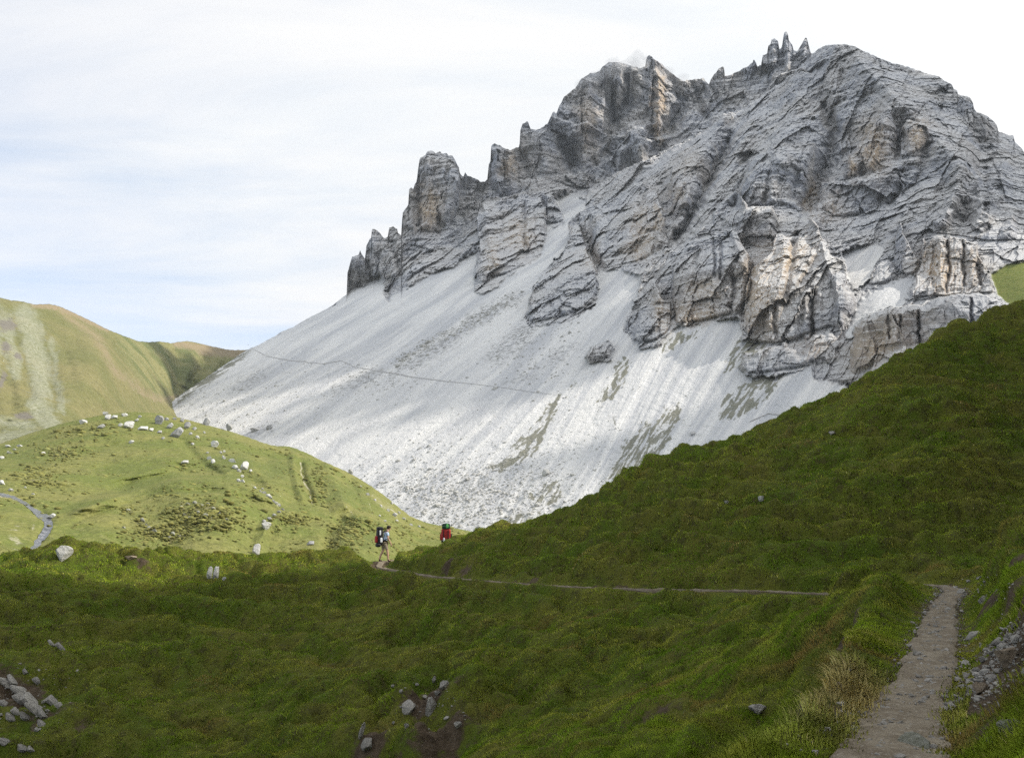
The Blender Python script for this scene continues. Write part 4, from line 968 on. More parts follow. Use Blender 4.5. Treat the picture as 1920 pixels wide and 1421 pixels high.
# earth showing: beside the path, in hollows, on the cut bank
def near_mask(lst):
    m_ = np.zeros_like(GX)
    for (px, py, w, s_) in lst:
        q, D = on_near(px, py); wob = 1 + 0.8 * vnoise(GX / (0.5 * w + .1), GY / (0.5 * w + .1), seed=110)
        m_ = np.maximum(m_, s_ * np.exp(-((GX - q[0]) ** 2 + (GY - q[1]) ** 2) / (w * wob) ** 2))
    return m_
EARTH = [(1245,1335,.5,.6),(800,1310,.8,.85),(825,1395,.8,.85),(690,1395,.5,.8),(20,1310,1.3,.75),(90,1345,.9,.6),(150,1365,.5,.5),
    (1850,1255,.55,1.),(1885,1215,.55,1.),(1910,1165,.55,1.),(1820,1290,.42,1.),(1800,1320,.35,1.),(1880,1265,.55,1.),(1915,1215,.5,1.),(1870,1300,.4,1.),(1905,1290,.4,.8),(1790,1345,.25,.8),(1835,1330,.3,.8),(1880,1110,.45,.8),(1850,1130,.35,.8),(1905,1090,.4,.6),
    (870,1074,.5,.6),(840,1066,.5,.7),(760,1070,.4,.6),(1000,1088,.6,.5),(110,1210,.5,.5),(265,1052,.5,.6),(1640,1345,.3,.9),(1600,1350,.22,.9),(1575,1330,.2,.7),(1840,1370,.25,.6),(1900,1300,.3,.7)]
earth = np.maximum(np.maximum(near_mask(EARTH), bank_drop(GX, GY)[1]), 1 - sstep(PATH_HALF - 0.05, PATH_HALF + 0.22, gd + 0.16 * vnoise(GX / .35, GY / .35, seed=111)))
hill_me = mesh_from("near_hillside", np.stack([GX, GY, GZ], -1).reshape(-1, 3), grid_faces(*GX.shape)[:, ::-1], True)
fattr(hill_me, "earth", earth)
def mat_near():
    m = NT("hillside_soil"); p = m.pos()
    n1 = m.noise(p, 0.35, 4, 0.6); n2 = m.noise(p, 3.0, 5, 0.7); n3 = m.noise(p, 16.0, 4, 0.7)
    c = m.mix(m.ramp(n1, 0.35, 0.65), (0.085, 0.125, 0.014), (0.135, 0.135, 0.026))
    c = m.mix(m.ramp(n2, 0.45, 0.65), c, (0.075, 0.075, 0.022))
    e = m.mix(m.ramp(n2, 0.35, 0.65), (0.060, 0.043, 0.028), (0.120, 0.090, 0.060))
    e = m.mix(m.math('MULTIPLY', m.ramp(n3, 0.55, 0.7), 0.35), e, (0.22, 0.20, 0.17))
    f = m.ramp(m.math('ADD', m.attr("earth"), m.math('MULTIPLY', m.math('SUBTRACT', n2, 0.5), 0.9)), 0.35, 0.6)
    c = m.mix(f, c, e)
    return m.finish(c, 0.95, m.bump(m.math('ADD', n2, m.math('MULTIPLY', n3, 0.8)), 1.0, 0.16), 0.1)
near = link("hillside", hill_me, mat_near()); tag(near, "dark green tussocky hillside in shade", kind="structure")

# ---- the trodden path: its own sheet, a little above the earth bed
tpar = np.concatenate([np.linspace(0, 0.42, 420), np.linspace(0.42, 1.0, 260)[1:]])
L_ = np.r_[0, np.cumsum(np.hypot(*np.diff(PATH_W[:, :2], axis=0).T))]; L_ /= L_[-1]
# smooth centre line (Catmull-like through dense linear + averaging)
dens = np.linspace(0, 1, 1200)
pc = np.stack([np.interp(dens, L_, PATH_W[:, k]) for k in range(3)], -1)
ker = np.hanning(41); ker /= ker.sum()
pc = np.stack([np.convolve(np.pad(pc[:, k], 20, mode='edge'), ker, mode='valid') for k in range(3)], -1)
tg = np.gradient(pc[:, :2], axis=0); tg /= np.linalg.norm(tg, axis=1)[:, None] + 1e-9
nrm = np.stack([-tg[:, 1], tg[:, 0]], -1)
NS = 13
rows = []
for j in range(NS):
    s_ = (j / (NS - 1) * 2 - 1)
    w = PATH_HALF * (1.0 + 0.28 * vnoise(dens * 90, 0 * dens + (3 if s_ > 0 else 9), seed=120) + 0.12 * vnoise(dens * 330, 0 * dens + (3 if s_ > 0 else 9), seed=121))
    w = w * (1 + 0.35 * np.exp(-((pc[:, 1] - 6.6) / 1.6) ** 2)) * (1 - 0.25 * sstep(12, 20, pc[:, 1])) * (1 - sstep(22, 28, pc[:, 1]) * np.clip((0.62 + 0.75 * vnoise(dens * 70, 0 * dens, seed=123)) * (1 - 0.5 * sstep(40, 43, pc[:, 1])), .15, .97))
    x = pc[:, 0] + nrm[:, 0] * w * s_; y = pc[:, 1] + nrm[:, 1] * w * s_
    z = np.maximum(zlook(x, y) + 0.018, pc[:, 2] - 0.02) * (abs(s_) < 0.9) + (zlook(x, y) - 0.02) * (abs(s_) >= 0.9)
    z = z + 0.03 * vnoise(x / .25, y / .25, seed=122) * (abs(s_) < 0.9)
    rows.append(np.stack([x, y, z], -1))
pv = np.stack(rows, 1)
path_me = mesh_from("path", pv.reshape(-1, 3), grid_faces(pv.shape[0], NS), True)
m = NT("gravel_path"); p = m.pos()
v1 = m.voro(p, 42.0, 'Color'); v2 = m.voro(p, 80.0, 'Color'); n1 = m.noise(p, 1.3, 5, 0.65); n2 = m.noise(p, 12.0, 4, 0.7)
c = m.mix(m.ramp(m.noise(p, 2.6, 5, 0.7), 0.36, 0.64), (0.150, 0.121, 0.086), (0.240, 0.204, 0.152))
sv = m.sep(v1); sv2 = m.sep(v2)
c = m.mix(m.math('MULTIPLY', m.ramp(sv[0], 0.72, 1.0), 0.45), c, (0.33, 0.30, 0.25))
c = m.mix(m.math('MULTIPLY', m.ramp(sv2[1], 0.6, 1.0), 0.5), c, (0.11, 0.095, 0.078))
path = link("path", path_me, m.finish(c, 0.95, m.bump(m.math('ADD', m.voro(p, 42.0), m.math('MULTIPLY', n2, 1.2)), 0.8, 0.02), 0.1))
tag(path, "narrow brown gravel path along the hillside", kind="structure")

# ---- grass: one blade = one bent sliver; far fewer and broader ones with distance
def grass(name, N, t0, t1, r0, r1, hmul, col_fn, dens_fn, wmul=1.0, lean=0.75, seed=1, slim=False):
    g = np.random.default_rng(seed)
    t = g.uniform(math.radians(t0), math.radians(t1), N)
    # even in bearing and log distance, a bit denser far away where the slope is seen from the side
    r = np.exp(g.uniform(math.log(r0), math.log(r1), N))
    x, y = r * np.sin(t), r * np.cos(t)
    keep = g.random(N) < dens_fn(x, y, r)
    x, y, r = x[keep], y[keep], r[keep]; n = len(x)
    z = zlook(x, y)
    patch = vnoise(x / 0.6, y / 0.5, seed=130) + 0.8 * vnoise(x / 2.3, y / 1.8, seed=131)
    h = hmul(x, y, r) * (0.55 + 0.9 * g.random(n)) * np.clip(1 + 0.6 * patch, 0.45, 1.9)
    w = np.maximum(0.0030, (0.0006 if slim else 0.0007) * r) * (0.7 + 0.6 * g.random(n)) * wmul
    az = g.uniform(0, 2 * math.pi, n)
    # blades hang downhill
    e = 0.16
    gx = (zlook(x + e, y) - zlook(x - e, y)) / (2 * e); gy = (zlook(x, y + e) - zlook(x, y - e)) / (2 * e)
    gl = np.hypot(gx, gy) + 1e-6
    ln = lean * (0.4 + 0.9 * g.random(n))
    dx = np.cos(az) * ln * 0.8 - gx / gl * np.minimum(gl, 1.2) * 0.75; dy = np.sin(az) * ln * 0.8 - gy / gl * np.minimum(gl, 1.2) * 0.75
    px_, py_ = -np.sin(az) * w, np.cos(az) * w
    b0 = np.stack([x - px_, y - py_, z - 0.03], -1); b1 = np.stack([x + px_, y + py_, z - 0.03], -1)
    tp = np.stack([x + dx * h, y + dy * h, z + h * (1 - 0.25 * ln)], -1)
    if slim:
        V = np.stack([b0, b1, tp], 1).reshape(-1, 3); nv = 3
        tri = np.arange(n)[:, None] * 3 + np.array([[0, 1, 2]])
    else:
        mx = np.stack([x + dx * h * .35, y + dy * h * .35, z + h * .62], -1)
        m0 = mx - np.stack([px_, py_, 0 * px_], -1) * .75; m1 = mx + np.stack([px_, py_, 0 * px_], -1) * .75
        V = np.stack([b0, b1, m1, m0, tp], 1).reshape(-1, 3); nv = 5
        base = np.arange(n)[:, None] * 5
        tri = np.concatenate([base + [0, 1, 2], base + [0, 2, 3], base + [3, 2, 4]], 1).reshape(-1, 3)
    me = mesh_from(name, V, tri, True)
    # the sward takes the light of the cushion it grows on
    nn = np.stack([-1.5 * gx + 0.12 * np.cos(az), -1.5 * gy + 0.12 * np.sin(az), np.ones(n)], -1); nn /= np.linalg.norm(nn, axis=1)[:, None]
    me.normals_split_custom_set_from_vertices(np.repeat(nn, nv, axis=0))
    c = col_fn(x, y, r, g)
    cattr(me, "tint", np.repeat(c, nv, axis=0))
    return me
def earth_at(x, y): return zlook(x, y, earth)
VERGE = [P3(*q) for q in [(1626,1290,9.2),(1560,1330,8.5),(1480,1370,8.0),(1600,1270,10.0)]]
def straw_at(x, y):
    s_ = 0
    for q, w in zip(VERGE, (.75, .9, .9, .7)): s_ = np.maximum(s_, np.exp(-((x - q[0]) ** 2 + (y - q[1]) ** 2) / w ** 2))
    return s_
def near_cols(x, y, r, g):
    n = len(x)
    a = vnoise(x / 3.5, y / 2.2, seed=140); b = vnoise(x / 0.9, y / 0.7, seed=141); c_ = vnoise(x / 9, y / 6, seed=142)
    green = np.array([0.165, 0.27, 0.022]); bright = np.array([0.29, 0.40, 0.030]); olive = np.array([0.27, 0.285, 0.042]); brown = np.array([0.27, 0.19, 0.065]); straw = np.array([0.60, 0.50, 0.23])
    f_ = vnoise(x / 0.38, y / 0.34, seed=146)
    k = np.clip(0.5 + 0.7 * a + 0.8 * b + 0.5 * f_, 0, 1)[:, None]
    c = green * (1 - k) + olive * k
    vd, _t, _z = path_info(x, y)
    k = np.clip(-0.20 + 0.55 * np.exp(-vd / 1.1) * sstep(24, 14, r) + 1.0 * c_ - 0.7 * b + 0.55 * vnoise(x / 1.6, y / 1.2, seed=145), 0, 0.85)[:, None]; c = c * (1 - k) + bright * k  # random bright patches, plus the near path verge painted brighter as if sunlit
    k = np.clip(1.9 * vnoise(x / 2.2, y / 1.1, seed=143) - 0.45, 0, 0.9)[:, None]; c = c * (1 - k) + brown * k
    dry = (g.random(n) < 0.015 + 0.04 * np.clip(a, 0, 1)).astype(float)[:, None] * 0.6; c = c * (1 - dry) + straw * dry
    s_ = (straw_at(x, y) * (0.35 + 0.65 * g.random(n)) * 0.95)[:, None]; c = c * (1 - s_) + straw * s_
    return c * 1.5 * (np.clip(1.0 + 0.42 * f_ + 0.30 * b, .45, 1.7) * (0.8 + 0.4 * g.random(n)))[:, None]
def dens(x, y, r):
    d, t, _ = path_info(x, y)
    e = earth_at(x, y)
    tuft = np.clip(0.9 + 0.5 * vnoise(x / 0.5, y / 0.42, seed=150), 0.45, 1)
    return np.where(d < PATH_HALF * 1.6, 0.75, np.clip(1.10 - 2.3 * e, 0.0, 1)) * np.where(d > PATH_HALF * 0.95, 1.0, np.where(d > PATH_HALF * 0.62, 0.22, 0.0)) * tuft
def hm(x, y, r):
    s_ = straw_at(x, y)
    d, t, _ = path_info(x, y)
    return (0.052 + 0.16 * s_ + 0.03 * sstep(14, 7, r)) * np.clip(0.45 + 0.55 * sstep(.4, 1.0, d), .4, 1)
g_me = grass("grass", 420000, -38, 56, 3.4, 13.5, hm, near_cols, dens, seed=5)
g_me2 = grass("grass", 1300000, -38, 44, 13.0, 60, hm, near_cols, dens, seed=6, slim=True)
m = NT("grass_blades"); tint = m.attr("tint", 'Color')
b = m.n('ShaderNodeBsdfDiffuse'); m.l(tint, b.inputs[0]); tr = m.n('ShaderNodeBsdfTranslucent'); m.l(tint, tr.inputs[0])
ms = m.n('ShaderNodeMixShader'); ms.inputs[0].default_value = 0.5; m.l(b.outputs[0], ms.inputs[1]); m.l(tr.outputs[0], ms.inputs[2]); m.l(ms.outputs[0], m.out.inputs[0])
mat_grass = m.m
gr = link("grass", g_me, mat_grass); tag(gr, "green grass beside the near path", kind="stuff")
gr2 = link("grass", g_me2, mat_grass); tag(gr2, "shaded green mountain grass over the near hillside", kind="stuff")
print("near", round(time.time() - T0, 1))
# ------------------------------------------------------------------ boulders and stones
def ico_(sub):
    bm = bmesh.new(); bmesh.ops.create_icosphere(bm, subdivisions=sub, radius=1.0)
    V = np.array([v.co[:] for v in bm.verts]); Fc = np.array([[v.index for v in f.verts] for f in bm.faces]); bm.free()
    return V, Fc
def rock_mesh(name, sub, seed, cuts=14, rough=0.06, flat=1.0):
    g = np.random.default_rng(seed); V, Fc = ico(sub)
    V = V * np.array([1, 1, flat])
    for _ in range(cuts):                          # split faces: clip against random planes
        n = g.normal(size=3); n /= np.linalg.norm(n); h = g.uniform(0.45, 0.85)
        d = V @ n; over = np.maximum(d - h, 0); V = V - over[:, None] * n * 0.96
    V = V * (1 + rough * fbm(V[:, 0] * 2.3, V[:, 1] * 2.3, V[:, 2] * 2.3, 3, seed=seed)[:, None])
    V[:, 2] -= 0.0
    return mesh_from(name, V, Fc, False)
def slab_mesh(seed):
    """a split plate of slate, long in x, thin in z"""
    g = np.random.default_rng(seed); V, Fc = ico(3)
    V = np.sign(V) * np.abs(V) ** 0.45; V /= np.abs(V).max()
    for _ in range(7):
        n = g.normal(size=3) * np.array([1, 1, .25]); n /= np.linalg.norm(n); h = g.uniform(.55, .9); d = V @ n; V = V - np.maximum(d - h, 0)[:, None] * n
    V[:, 2] += 0.25 * V[:, 0] * g.normal() * .4
    V = V * (1 + .07 * fbm(V[:, 0] * 3, V[:, 1] * 3, V[:, 2] * 3, 3, seed=seed)[:, None])
    return mesh_from("slab_shape", V, Fc, False)
def mat_rock(name, c0, c1, c2, scale):
    m = NT(name); t = m.n('ShaderNodeTexCoord').outputs['Object']; oi = m.n('ShaderNodeObjectInfo').outputs['Random']
    n1 = m.noise(t, 1.6 * scale, 6, 0.7); n2 = m.noise(t, 5 * scale, 5, 0.75)
    c = m.mix(m.ramp(n1, 0.35, 0.65), c0, c1); c = m.mix(m.math('MULTIPLY', m.ramp(n2, 0.52, 0.68), 0.7), c, c2)
    v = m.n('ShaderNodeHueSaturation'); m.l(c, v.inputs['Color']); m.l(m.math('ADD', m.math('MULTIPLY', oi, 0.35), 0.82), v.inputs['Value'])
    return m.finish(v.outputs[0], 0.95, m.bump(m.math('ADD', n1, n2), 0.8, 0.08), 0.15)
MR_pale = mat_rock("pale_limestone", (0.42, 0.42, 0.405), (0.54, 0.53, 0.50), (0.26, 0.26, 0.25), 1.0)
MR_grey = mat_rock("grey_limestone", (0.29, 0.29, 0.295), (0.40, 0.395, 0.385), (0.19, 0.19, 0.19), 1.0)
MR_slate = mat_rock("grey_slate", (0.22, 0.208, 0.19), (0.37, 0.35, 0.315), (0.12, 0.112, 0.10), 1.2)
MR_brown = mat_rock("brown_stone", (0.22, 0.17, 0.12), (0.30, 0.25, 0.19), (0.14, 0.12, 0.09), 1.2)
MR_moss = mat_rock("lichened_stone", (0.22, 0.22, 0.17), (0.36, 0.36, 0.31), (0.10, 0.11, 0.05), 1.2)
ROCKS = [rock_mesh("boulder_shape", 4, 400 + i, 16, 0.10) for i in range(6)]
STONES = [rock_mesh("stone_shape", 3, 430 + i, 10, 0.08) for i in range(5)]
SLABS = [slab_mesh(450 + i) for i in range(5)]
KIND_MESH = {'boulder': ROCKS, 'stone': STONES, 'slab': SLABS}
placed = {}
def put_rock(name, fn, px, py, wpx, hpx, mat, label, cat, group=None, rot=None, sink=0.25, tilt=(0, 0), deep=None, kind=None):
    """a rock standing on the ground at a bearing, wpx wide and hpx high as it is seen"""
    q, d = fn(px, py)
    s = d / F
    lst = KIND_MESH[kind or name]; i = len(placed); placed[i] = 1
    me = lst[i % len(lst)]
    key = me.name + mat.name
    m2 = MESHV.get(key)
    if m2 is None:
        m2 = me.copy(); m2.name = name; m2.materials.clear(); m2.materials.append(mat); MESHV[key] = m2
    o = bpy.data.objects.new(name, m2); COL.objects.link(o)
    w = wpx * s * 0.54; h = hpx * s * 0.58
    o.scale = (w, (deep or 0.85) * w, h)
    rz = rot if rot is not None else random.uniform(0, 6.28)
    o.rotation_euler = (tilt[0], tilt[1], rz if rot is not None else random.uniform(-0.5, 0.5))
    o.location = (q[0], q[1], q[2] + (h * (1 - 2 * sink) * 0.9 if name != 'slab' else 0.05))
    tag(o, label, cat, group)
    return o
MESHV = {}
ORD = ["first","second","third","fourth","fifth","sixth","seventh","eighth","ninth","tenth","eleventh","twelfth","thirteenth","fourteenth","fifteenth","sixteenth","seventeenth","eighteenth","nineteenth","twentieth"]
def row(name, fn, lst, mat, phrase, cat, group, **kw):
    """several alike: told apart by their order from the left"""
    lst = sorted(lst)
    for k, (px, py, w, h) in enumerate(lst):
        lb = ("leftmost " if k == 0 else "rightmost " if k == len(lst) - 1 else ORD[k] + " from left ") + phrase
        put_rock(name, fn, px, py, w, h, mat, lb, cat, group, **kw)

G1 = "pale boulders scattered on the sunlit knoll"
for px, py, w, h, mt, lb in [
    (331,820,27,24,MR_grey,"largest grey boulder, standing below the boulder band on the knoll crest"),
    (298,795,20,22,MR_grey,"tall grey boulder in the middle of the knoll crest band"),
    (243,802,24,15,MR_pale,"broad white boulder at the left of the knoll crest band"),
    (270,806,26,11,MR_pale,"long flat white boulder in the middle of the knoll crest band"),
    (388,797,17,20,MR_grey,"upright grey boulder where the knoll crest meets the scree"),
    (429,804,14,15,MR_grey,"pointed grey boulder on the knoll crest, nearest the scree side"),
    (350,803,14,16,MR_grey,"narrow grey boulder right of the largest boulder on the knoll crest"),
    (402,838,18,16,MR_pale,"round pale boulder alone on the upper right flank of the knoll"),
    (459,880,20,18,MR_pale,"biggest white boulder halfway down the knoll's right flank"),
    (348,868,18,8,MR_pale,"flat white boulder alone in the middle of the knoll"),
    (246,831,13,8,MR_pale,"small low white boulder just under the knoll crest, at left"),
    (155,794,17,11,MR_pale,"low white boulder on the crest at the far left end of the band"),
    (96,972,17,12,MR_pale,"white boulder lying across the mountain stream"),
    (498,990,21,16,MR_pale,"rounded white boulder with a dark hollow on its left, low on knoll"),
    (481,1040,19,24,MR_grey,"grey upright boulder nearest the dark crest, casting a shadow to its left"),
    (584,1021,18,10,MR_grey,"low grey boulder in the hollow left of the hikers"),
    (740,968,13,9,MR_grey,"dark edged boulder at the foot of the knoll, above the left hiker"),
    (657,888,10,13,MR_grey,"upright grey boulder on the ridge line of the knoll's right end")]:
    put_rock("boulder", on_knoll, px, py, w, h, mt, lb, "boulder", G1)
row("boulder", on_knoll, [(189,803,16,10),(203,786,14,11),(197,778,13,8),(216,784,15,9),(233,780,14,8),(226,799,11,8),(256,790,9,7),(284,808,11,7),(262,783,8,6)], MR_pale, "small white boulder in the left knoll crest band", "boulder", G1)
row("boulder", on_knoll, [(300,812,12,8),(312,788,9,8),(318,803,14,13),(342,791,10,9),(365,806,10,8),(306,823,8,6),(358,815,8,7),(327,787,9,6)], MR_grey, "small grey boulder near the knoll crest's largest boulder", "boulder", G1)
row("stone", on_knoll, [(370,822,8,7),(383,812,6,5),(361,834,7,5),(393,861,10,8),(399,868,9,9),(419,860,9,8),(414,850,6,5),(436,866,14,9),(441,879,12,9),(448,884,10,7),(454,895,7,6),(447,903,8,7),(455,904,8,8),(470,884,6,5),(420,848,5,5),(389,850,5,4)], MR_pale, "small white stone down the knoll's upper right flank", "stone", "small stones on the knoll's right flank")
row("stone", on_knoll, [(478,916,7,5),(488,922,6,5),(496,925,9,6),(503,931,10,6),(507,934,8,6),(513,941,8,6),(518,945,7,5),(523,948,9,6),(492,918,5,4)], MR_pale, "white stone in the line down the knoll", "stone", "line of white stones on the knoll")
row("stone", on_knoll, [(15,838,13,5),(37,837,12,5),(17,850,11,6),(3,860,10,6),(81,851,8,5),(27,844,7,4)], MR_pale, "small white stone at the upper left edge of the knoll", "stone", "stones at the left edge of the knoll")
row("stone", on_knoll, [(3,908,14,10),(20,920,12,6),(62,927,6,4),(47,915,5,4)], MR_pale, "pale stone beside the stream bend at the left edge", "stone", "stones by the stream bend")
row("stone", on_knoll, [(505,975,10,7),(514,967,10,6),(523,961,8,5),(530,956,7,5),(495,979,8,6)], MR_grey, "grey stone above the low rounded white boulder", "stone", "stones above the rounded boulder")
row("stone", on_knoll, [(340,953,8,6),(352,947,9,6),(365,944,9,6),(378,950,10,7),(390,946,8,6),(400,955,9,6),(372,962,9,6),(385,968,10,7),(412,964,8,5),(345,966,8,6),(357,972,9,6),(425,975,8,5),(333,960,7,5),(396,972,8,5)], MR_moss, "weathered stone in the knoll's central rocky patch", "stone", "stones in the rocky patch")
row("stone", on_knoll, [(267,978,10,9),(279,992,8,7),(290,997,10,7),(274,985,7,5),(325,1003,11,8),(335,1006,9,6),(318,1009,7,5),(240,957,10,4),(232,990,7,5)], MR_moss, "dark stone on the lowest rocky slope of the knoll, left", "stone", "stones on the lowest knoll slope")
row("stone", on_knoll, [(690,928,7,6),(703,939,6,5),(714,950,7,5),(728,958,7,6),(712,968,5,4),(735,945,6,5),(748,962,7,5),(757,974,8,5),(722,978,6,4),(744,978,6,5),(771,985,7,5),(676,914,5,5),(786,988,6,4)], MR_pale, "small white stone at the knoll's right end", "stone", "stones at the scree foot")
for px, py, w, h, mt, lb in [(1025,890,18,16,MR_pale,"tan boulder standing alone low on the scree, lit from the right"),
    (505,805,14,12,MR_grey,"dark double boulder on the left foot of the scree"),(478,808,22,9,MR_grey,"low dark boulder on the scree edge above the knoll"),
    (1298,815,13,8,MR_grey,"dark boulder in the runnel on the right scree")]:
    put_rock("boulder", on_mtn, px, py, w, h, mt, lb, "boulder", "boulders on the scree")

# loose rubble on the scree: past counting
def scatter(name, fn_list, mat, seed, tilt=0.6, per=None):
    g = np.random.default_rng(seed); Vb, Fb = ico(1)
    base = []
    for k in range(8):
        v = Vb * np.array([1, .8, .65]); v = v * (1 + 0.35 * (g.random(len(v)) - .5))[:, None]; base.append(v)
    Vs, Fs, n = [], [], 0
    for (q, s) in fn_list:
        v = base[g.integers(8)]; a = g.uniform(0, 6.28); ca, sa = math.cos(a), math.sin(a)
        t = g.uniform(-tilt, tilt); ct, st_ = math.cos(t), math.sin(t)
        sz = s * np.array([g.uniform(.7, 1.3), g.uniform(.7, 1.2), g.uniform(.6, 1.1)])
        w = v * sz
        x = w[:, 0] * ct - w[:, 2] * st_; z = w[:, 0] * st_ + w[:, 2] * ct; y = w[:, 1]
        Vs.append(np.stack([x * ca - y * sa, x * sa + y * ca, z], -1) + q); Fs.append(Fb + n); n += len(v)
    me = mesh_from(name, np.concatenate(Vs), np.concatenate(Fs), False)
    return link(name, me, mat)
g = np.random.default_rng(90)
pts = []
for cnt, (cx_, cy_, sx_, sy_), sz in [(1700,(880,935,95,38),.55),(500,(960,900,90,40),.45),(420,(780,900,60,40),.5),(500,(860,615,120,80),.0),(350,(560,745,90,40),.45),(260,(420,775,50,22),.6),(300,(700,715,60,18),.5),(500,(1050,820,140,70),.4),(250,(1010,650,50,40),.6)]:
    for _ in range(cnt):
        if sz == 0.0:
            t = g.random(); px, py = 970 - 230 * t + g.normal() * 9, 555 + 130 * t + g.normal() * 7; s0 = .75
        else: px, py = cx_ + g.normal() * sx_, cy_ + g.normal() * sy_; s0 = sz
        if not (300 < px < 1380) or py > 1005: continue
        q, d = on_mtn(px, py)
        if d < 200: continue
        pts.append((q, s0 * math.exp(g.normal() * 0.45) * (0.6 + d / 1100)))
o = scatter("scree_rubble", pts, MR_pale, 91); tag(o, "grey rubble blocks strewn over the pale scree", kind="stuff")

# ---- stones in the near hillside
def on_g(px, py): 
    q, d = on_near(px, py); return q, d
for px, py, w, h, mt, lb, kw in [
    (118,1048,34,34,MR_pale,"pale knobbly rock on the sunlit crest at the left",dict(sink=.3)),
    (393,1086,13,24,MR_pale,"left one of the two upright pale rocks under the crest",dict(sink=.2)),
    (405,1084,14,28,MR_pale,"right one of the two upright pale rocks under the crest",dict(sink=.2)),
    (420,1091,9,8,MR_pale,"small pale stone beside the two upright rocks",dict()),
    (245,1048,24,9,MR_brown,"low brown rock on the dark crest left of centre",dict()),
    (832,1291,22,17,MR_slate,"upper grey rock in the bare hollow, beside dark earth",dict()),
    (820,1303,14,9,MR_slate,"small grey stone just below the upper rock of the bare hollow",dict()),
    (814,1291,9,12,MR_slate,"narrow grey stone left of the upper rock in the bare hollow",dict()),
    (768,1336,32,22,MR_slate,"pale leaning rock on the left of the bare hollow",dict(tilt=(0,-.5))),
    (808,1335,26,34,MR_slate,"tall grey triangular rock in the middle of the bare hollow",dict(sink=.2)),
    (762,1364,10,12,MR_slate,"small upright stone below the pale leaning rock",dict()),
    (737,1361,7,6,MR_slate,"tiny pale stone at lower left of the bare hollow",dict()),
    (858,1369,18,12,MR_slate,"grey stone at lower right of the bare hollow",dict()),
    (678,1384,12,30,MR_slate,"narrow upright grey rock near the bottom edge, centre",dict(sink=.2,tilt=(0,.2))),
    (690,1402,26,22,MR_slate,"grey broken rock at the bottom edge beside the narrow upright one",dict()),
    (1427,938,16,10,MR_pale,"small white rock on the upper right hillside",dict(tilt=(0,-.5))),
    (1362,943,10,7,MR_pale,"little pale stone left of the white rock on the hillside",dict()),
    (1560,818,14,9,MR_slate,"dark grey stone high on the right hillside",dict()),
    (1420,1338,34,22,MR_slate,"faint grey rock sunk in grass left of the path",dict(sink=.35)),
    (1376,1405,16,8,MR_pale,"pale flat stone at the bottom edge left of the verge",dict()),
    (1716,1400,76,30,MR_moss,"large mossy slab at the bottom edge of the path",dict(sink=.30,tilt=(0,-.25),rot=.2)),
    (1847,1131,26,18,MR_slate,"grey stone in the bare bank above the path bend",dict(tilt=(0,.5))),
    (1890,1243,58,46,MR_brown,"large brown boulder in the bank right of the path",dict(sink=.3)),
    (1838,1300,30,24,MR_brown,"brown stone at the foot of the rubble, right of the path",dict()),
    (1896,1375,50,40,MR_moss,"mossy grey boulder in the lower right corner",dict(sink=.35)),
    (1855,1400,34,22,MR_moss,"mossy stone left of the corner boulder",dict(sink=.3)),
    (1575,1298,15,24,MR_brown,"reddish stone at the foot of the broken verge bank",dict(sink=.2)),
    (1592,1262,16,12,MR_slate,"dark stone stuck in the broken verge bank",dict()),
    (1704,1340,16,10,MR_brown,"brown stone lying in the middle of the path",dict())]:
    put_rock("rock", on_g, px, py, w, h, mt, lb, "rock", None, kind='boulder', **kw)
row("slab", on_g, [(98,1212,24,5),(112,1216,29,5)], MR_slate, "slanting slate slab in the grass of the left slope", "slab", "pair of slate slabs", sink=.3, tilt=(0,.75), deep=.5, rot=.2)
row("slab", on_g, [(8,1284,29,6),(24,1282,32,6),(40,1300,40,8),(54,1320,45,8),(68,1334,42,7),(80,1348,29,7),(48,1264,16,6),(68,1284,20,6),(97,1318,33,7),(110,1326,19,6),(28,1338,22,6),(6,1322,24,6),(18,1352,24,6),(78,1362,24,6),(44,1352,22,6),(34,1316,29,6)], MR_slate, "grey slate slab in the outcrop at lower left", "slab", "slate slabs of the lower left outcrop", sink=.25, tilt=(0.25,.68), deep=.6, rot=.25)
row("slab", on_g, [(4,1396,24,6),(40,1408,22,6),(56,1412,17,5),(68,1374,13,4)], MR_slate, "small slate slab near the bottom left corner", "slab", "slate slabs in the bottom left corner", sink=.25, tilt=(0.2,.4), deep=.6, rot=-.2)
row("stone", on_g, [(1596,1348,26,13),(1600,1362,30,11),(1604,1374,24,10),(1640,1322,18,9),(1626,1332,20,10),(1662,1316,18,9),(1686,1306,14,8),(1590,1384,18,10),(1612,1390,16,9),(1655,1330,14,8),(1570,1345,14,9),(1606,1335,16,9)], MR_slate, "flat grey stone along the left edge of the path's rubble", "stone", "flat stones edging the path", sink=.2, deep=1.0)
row("stone", on_g, [(1905,1180,20,13),(1890,1195,16,10),(1872,1212,22,13),(1862,1228,18,10),(1845,1240,16,11),(1850,1258,20,12),(1832,1262,16,10),(1822,1280,18,10),(1806,1292,16,9),(1912,1200,16,10),(1880,1228,12,9),(1838,1280,13,8)], MR_slate, "shattered grey stone in the rubble strip right of the path", "stone", "shattered stones beside the path", sink=.2)
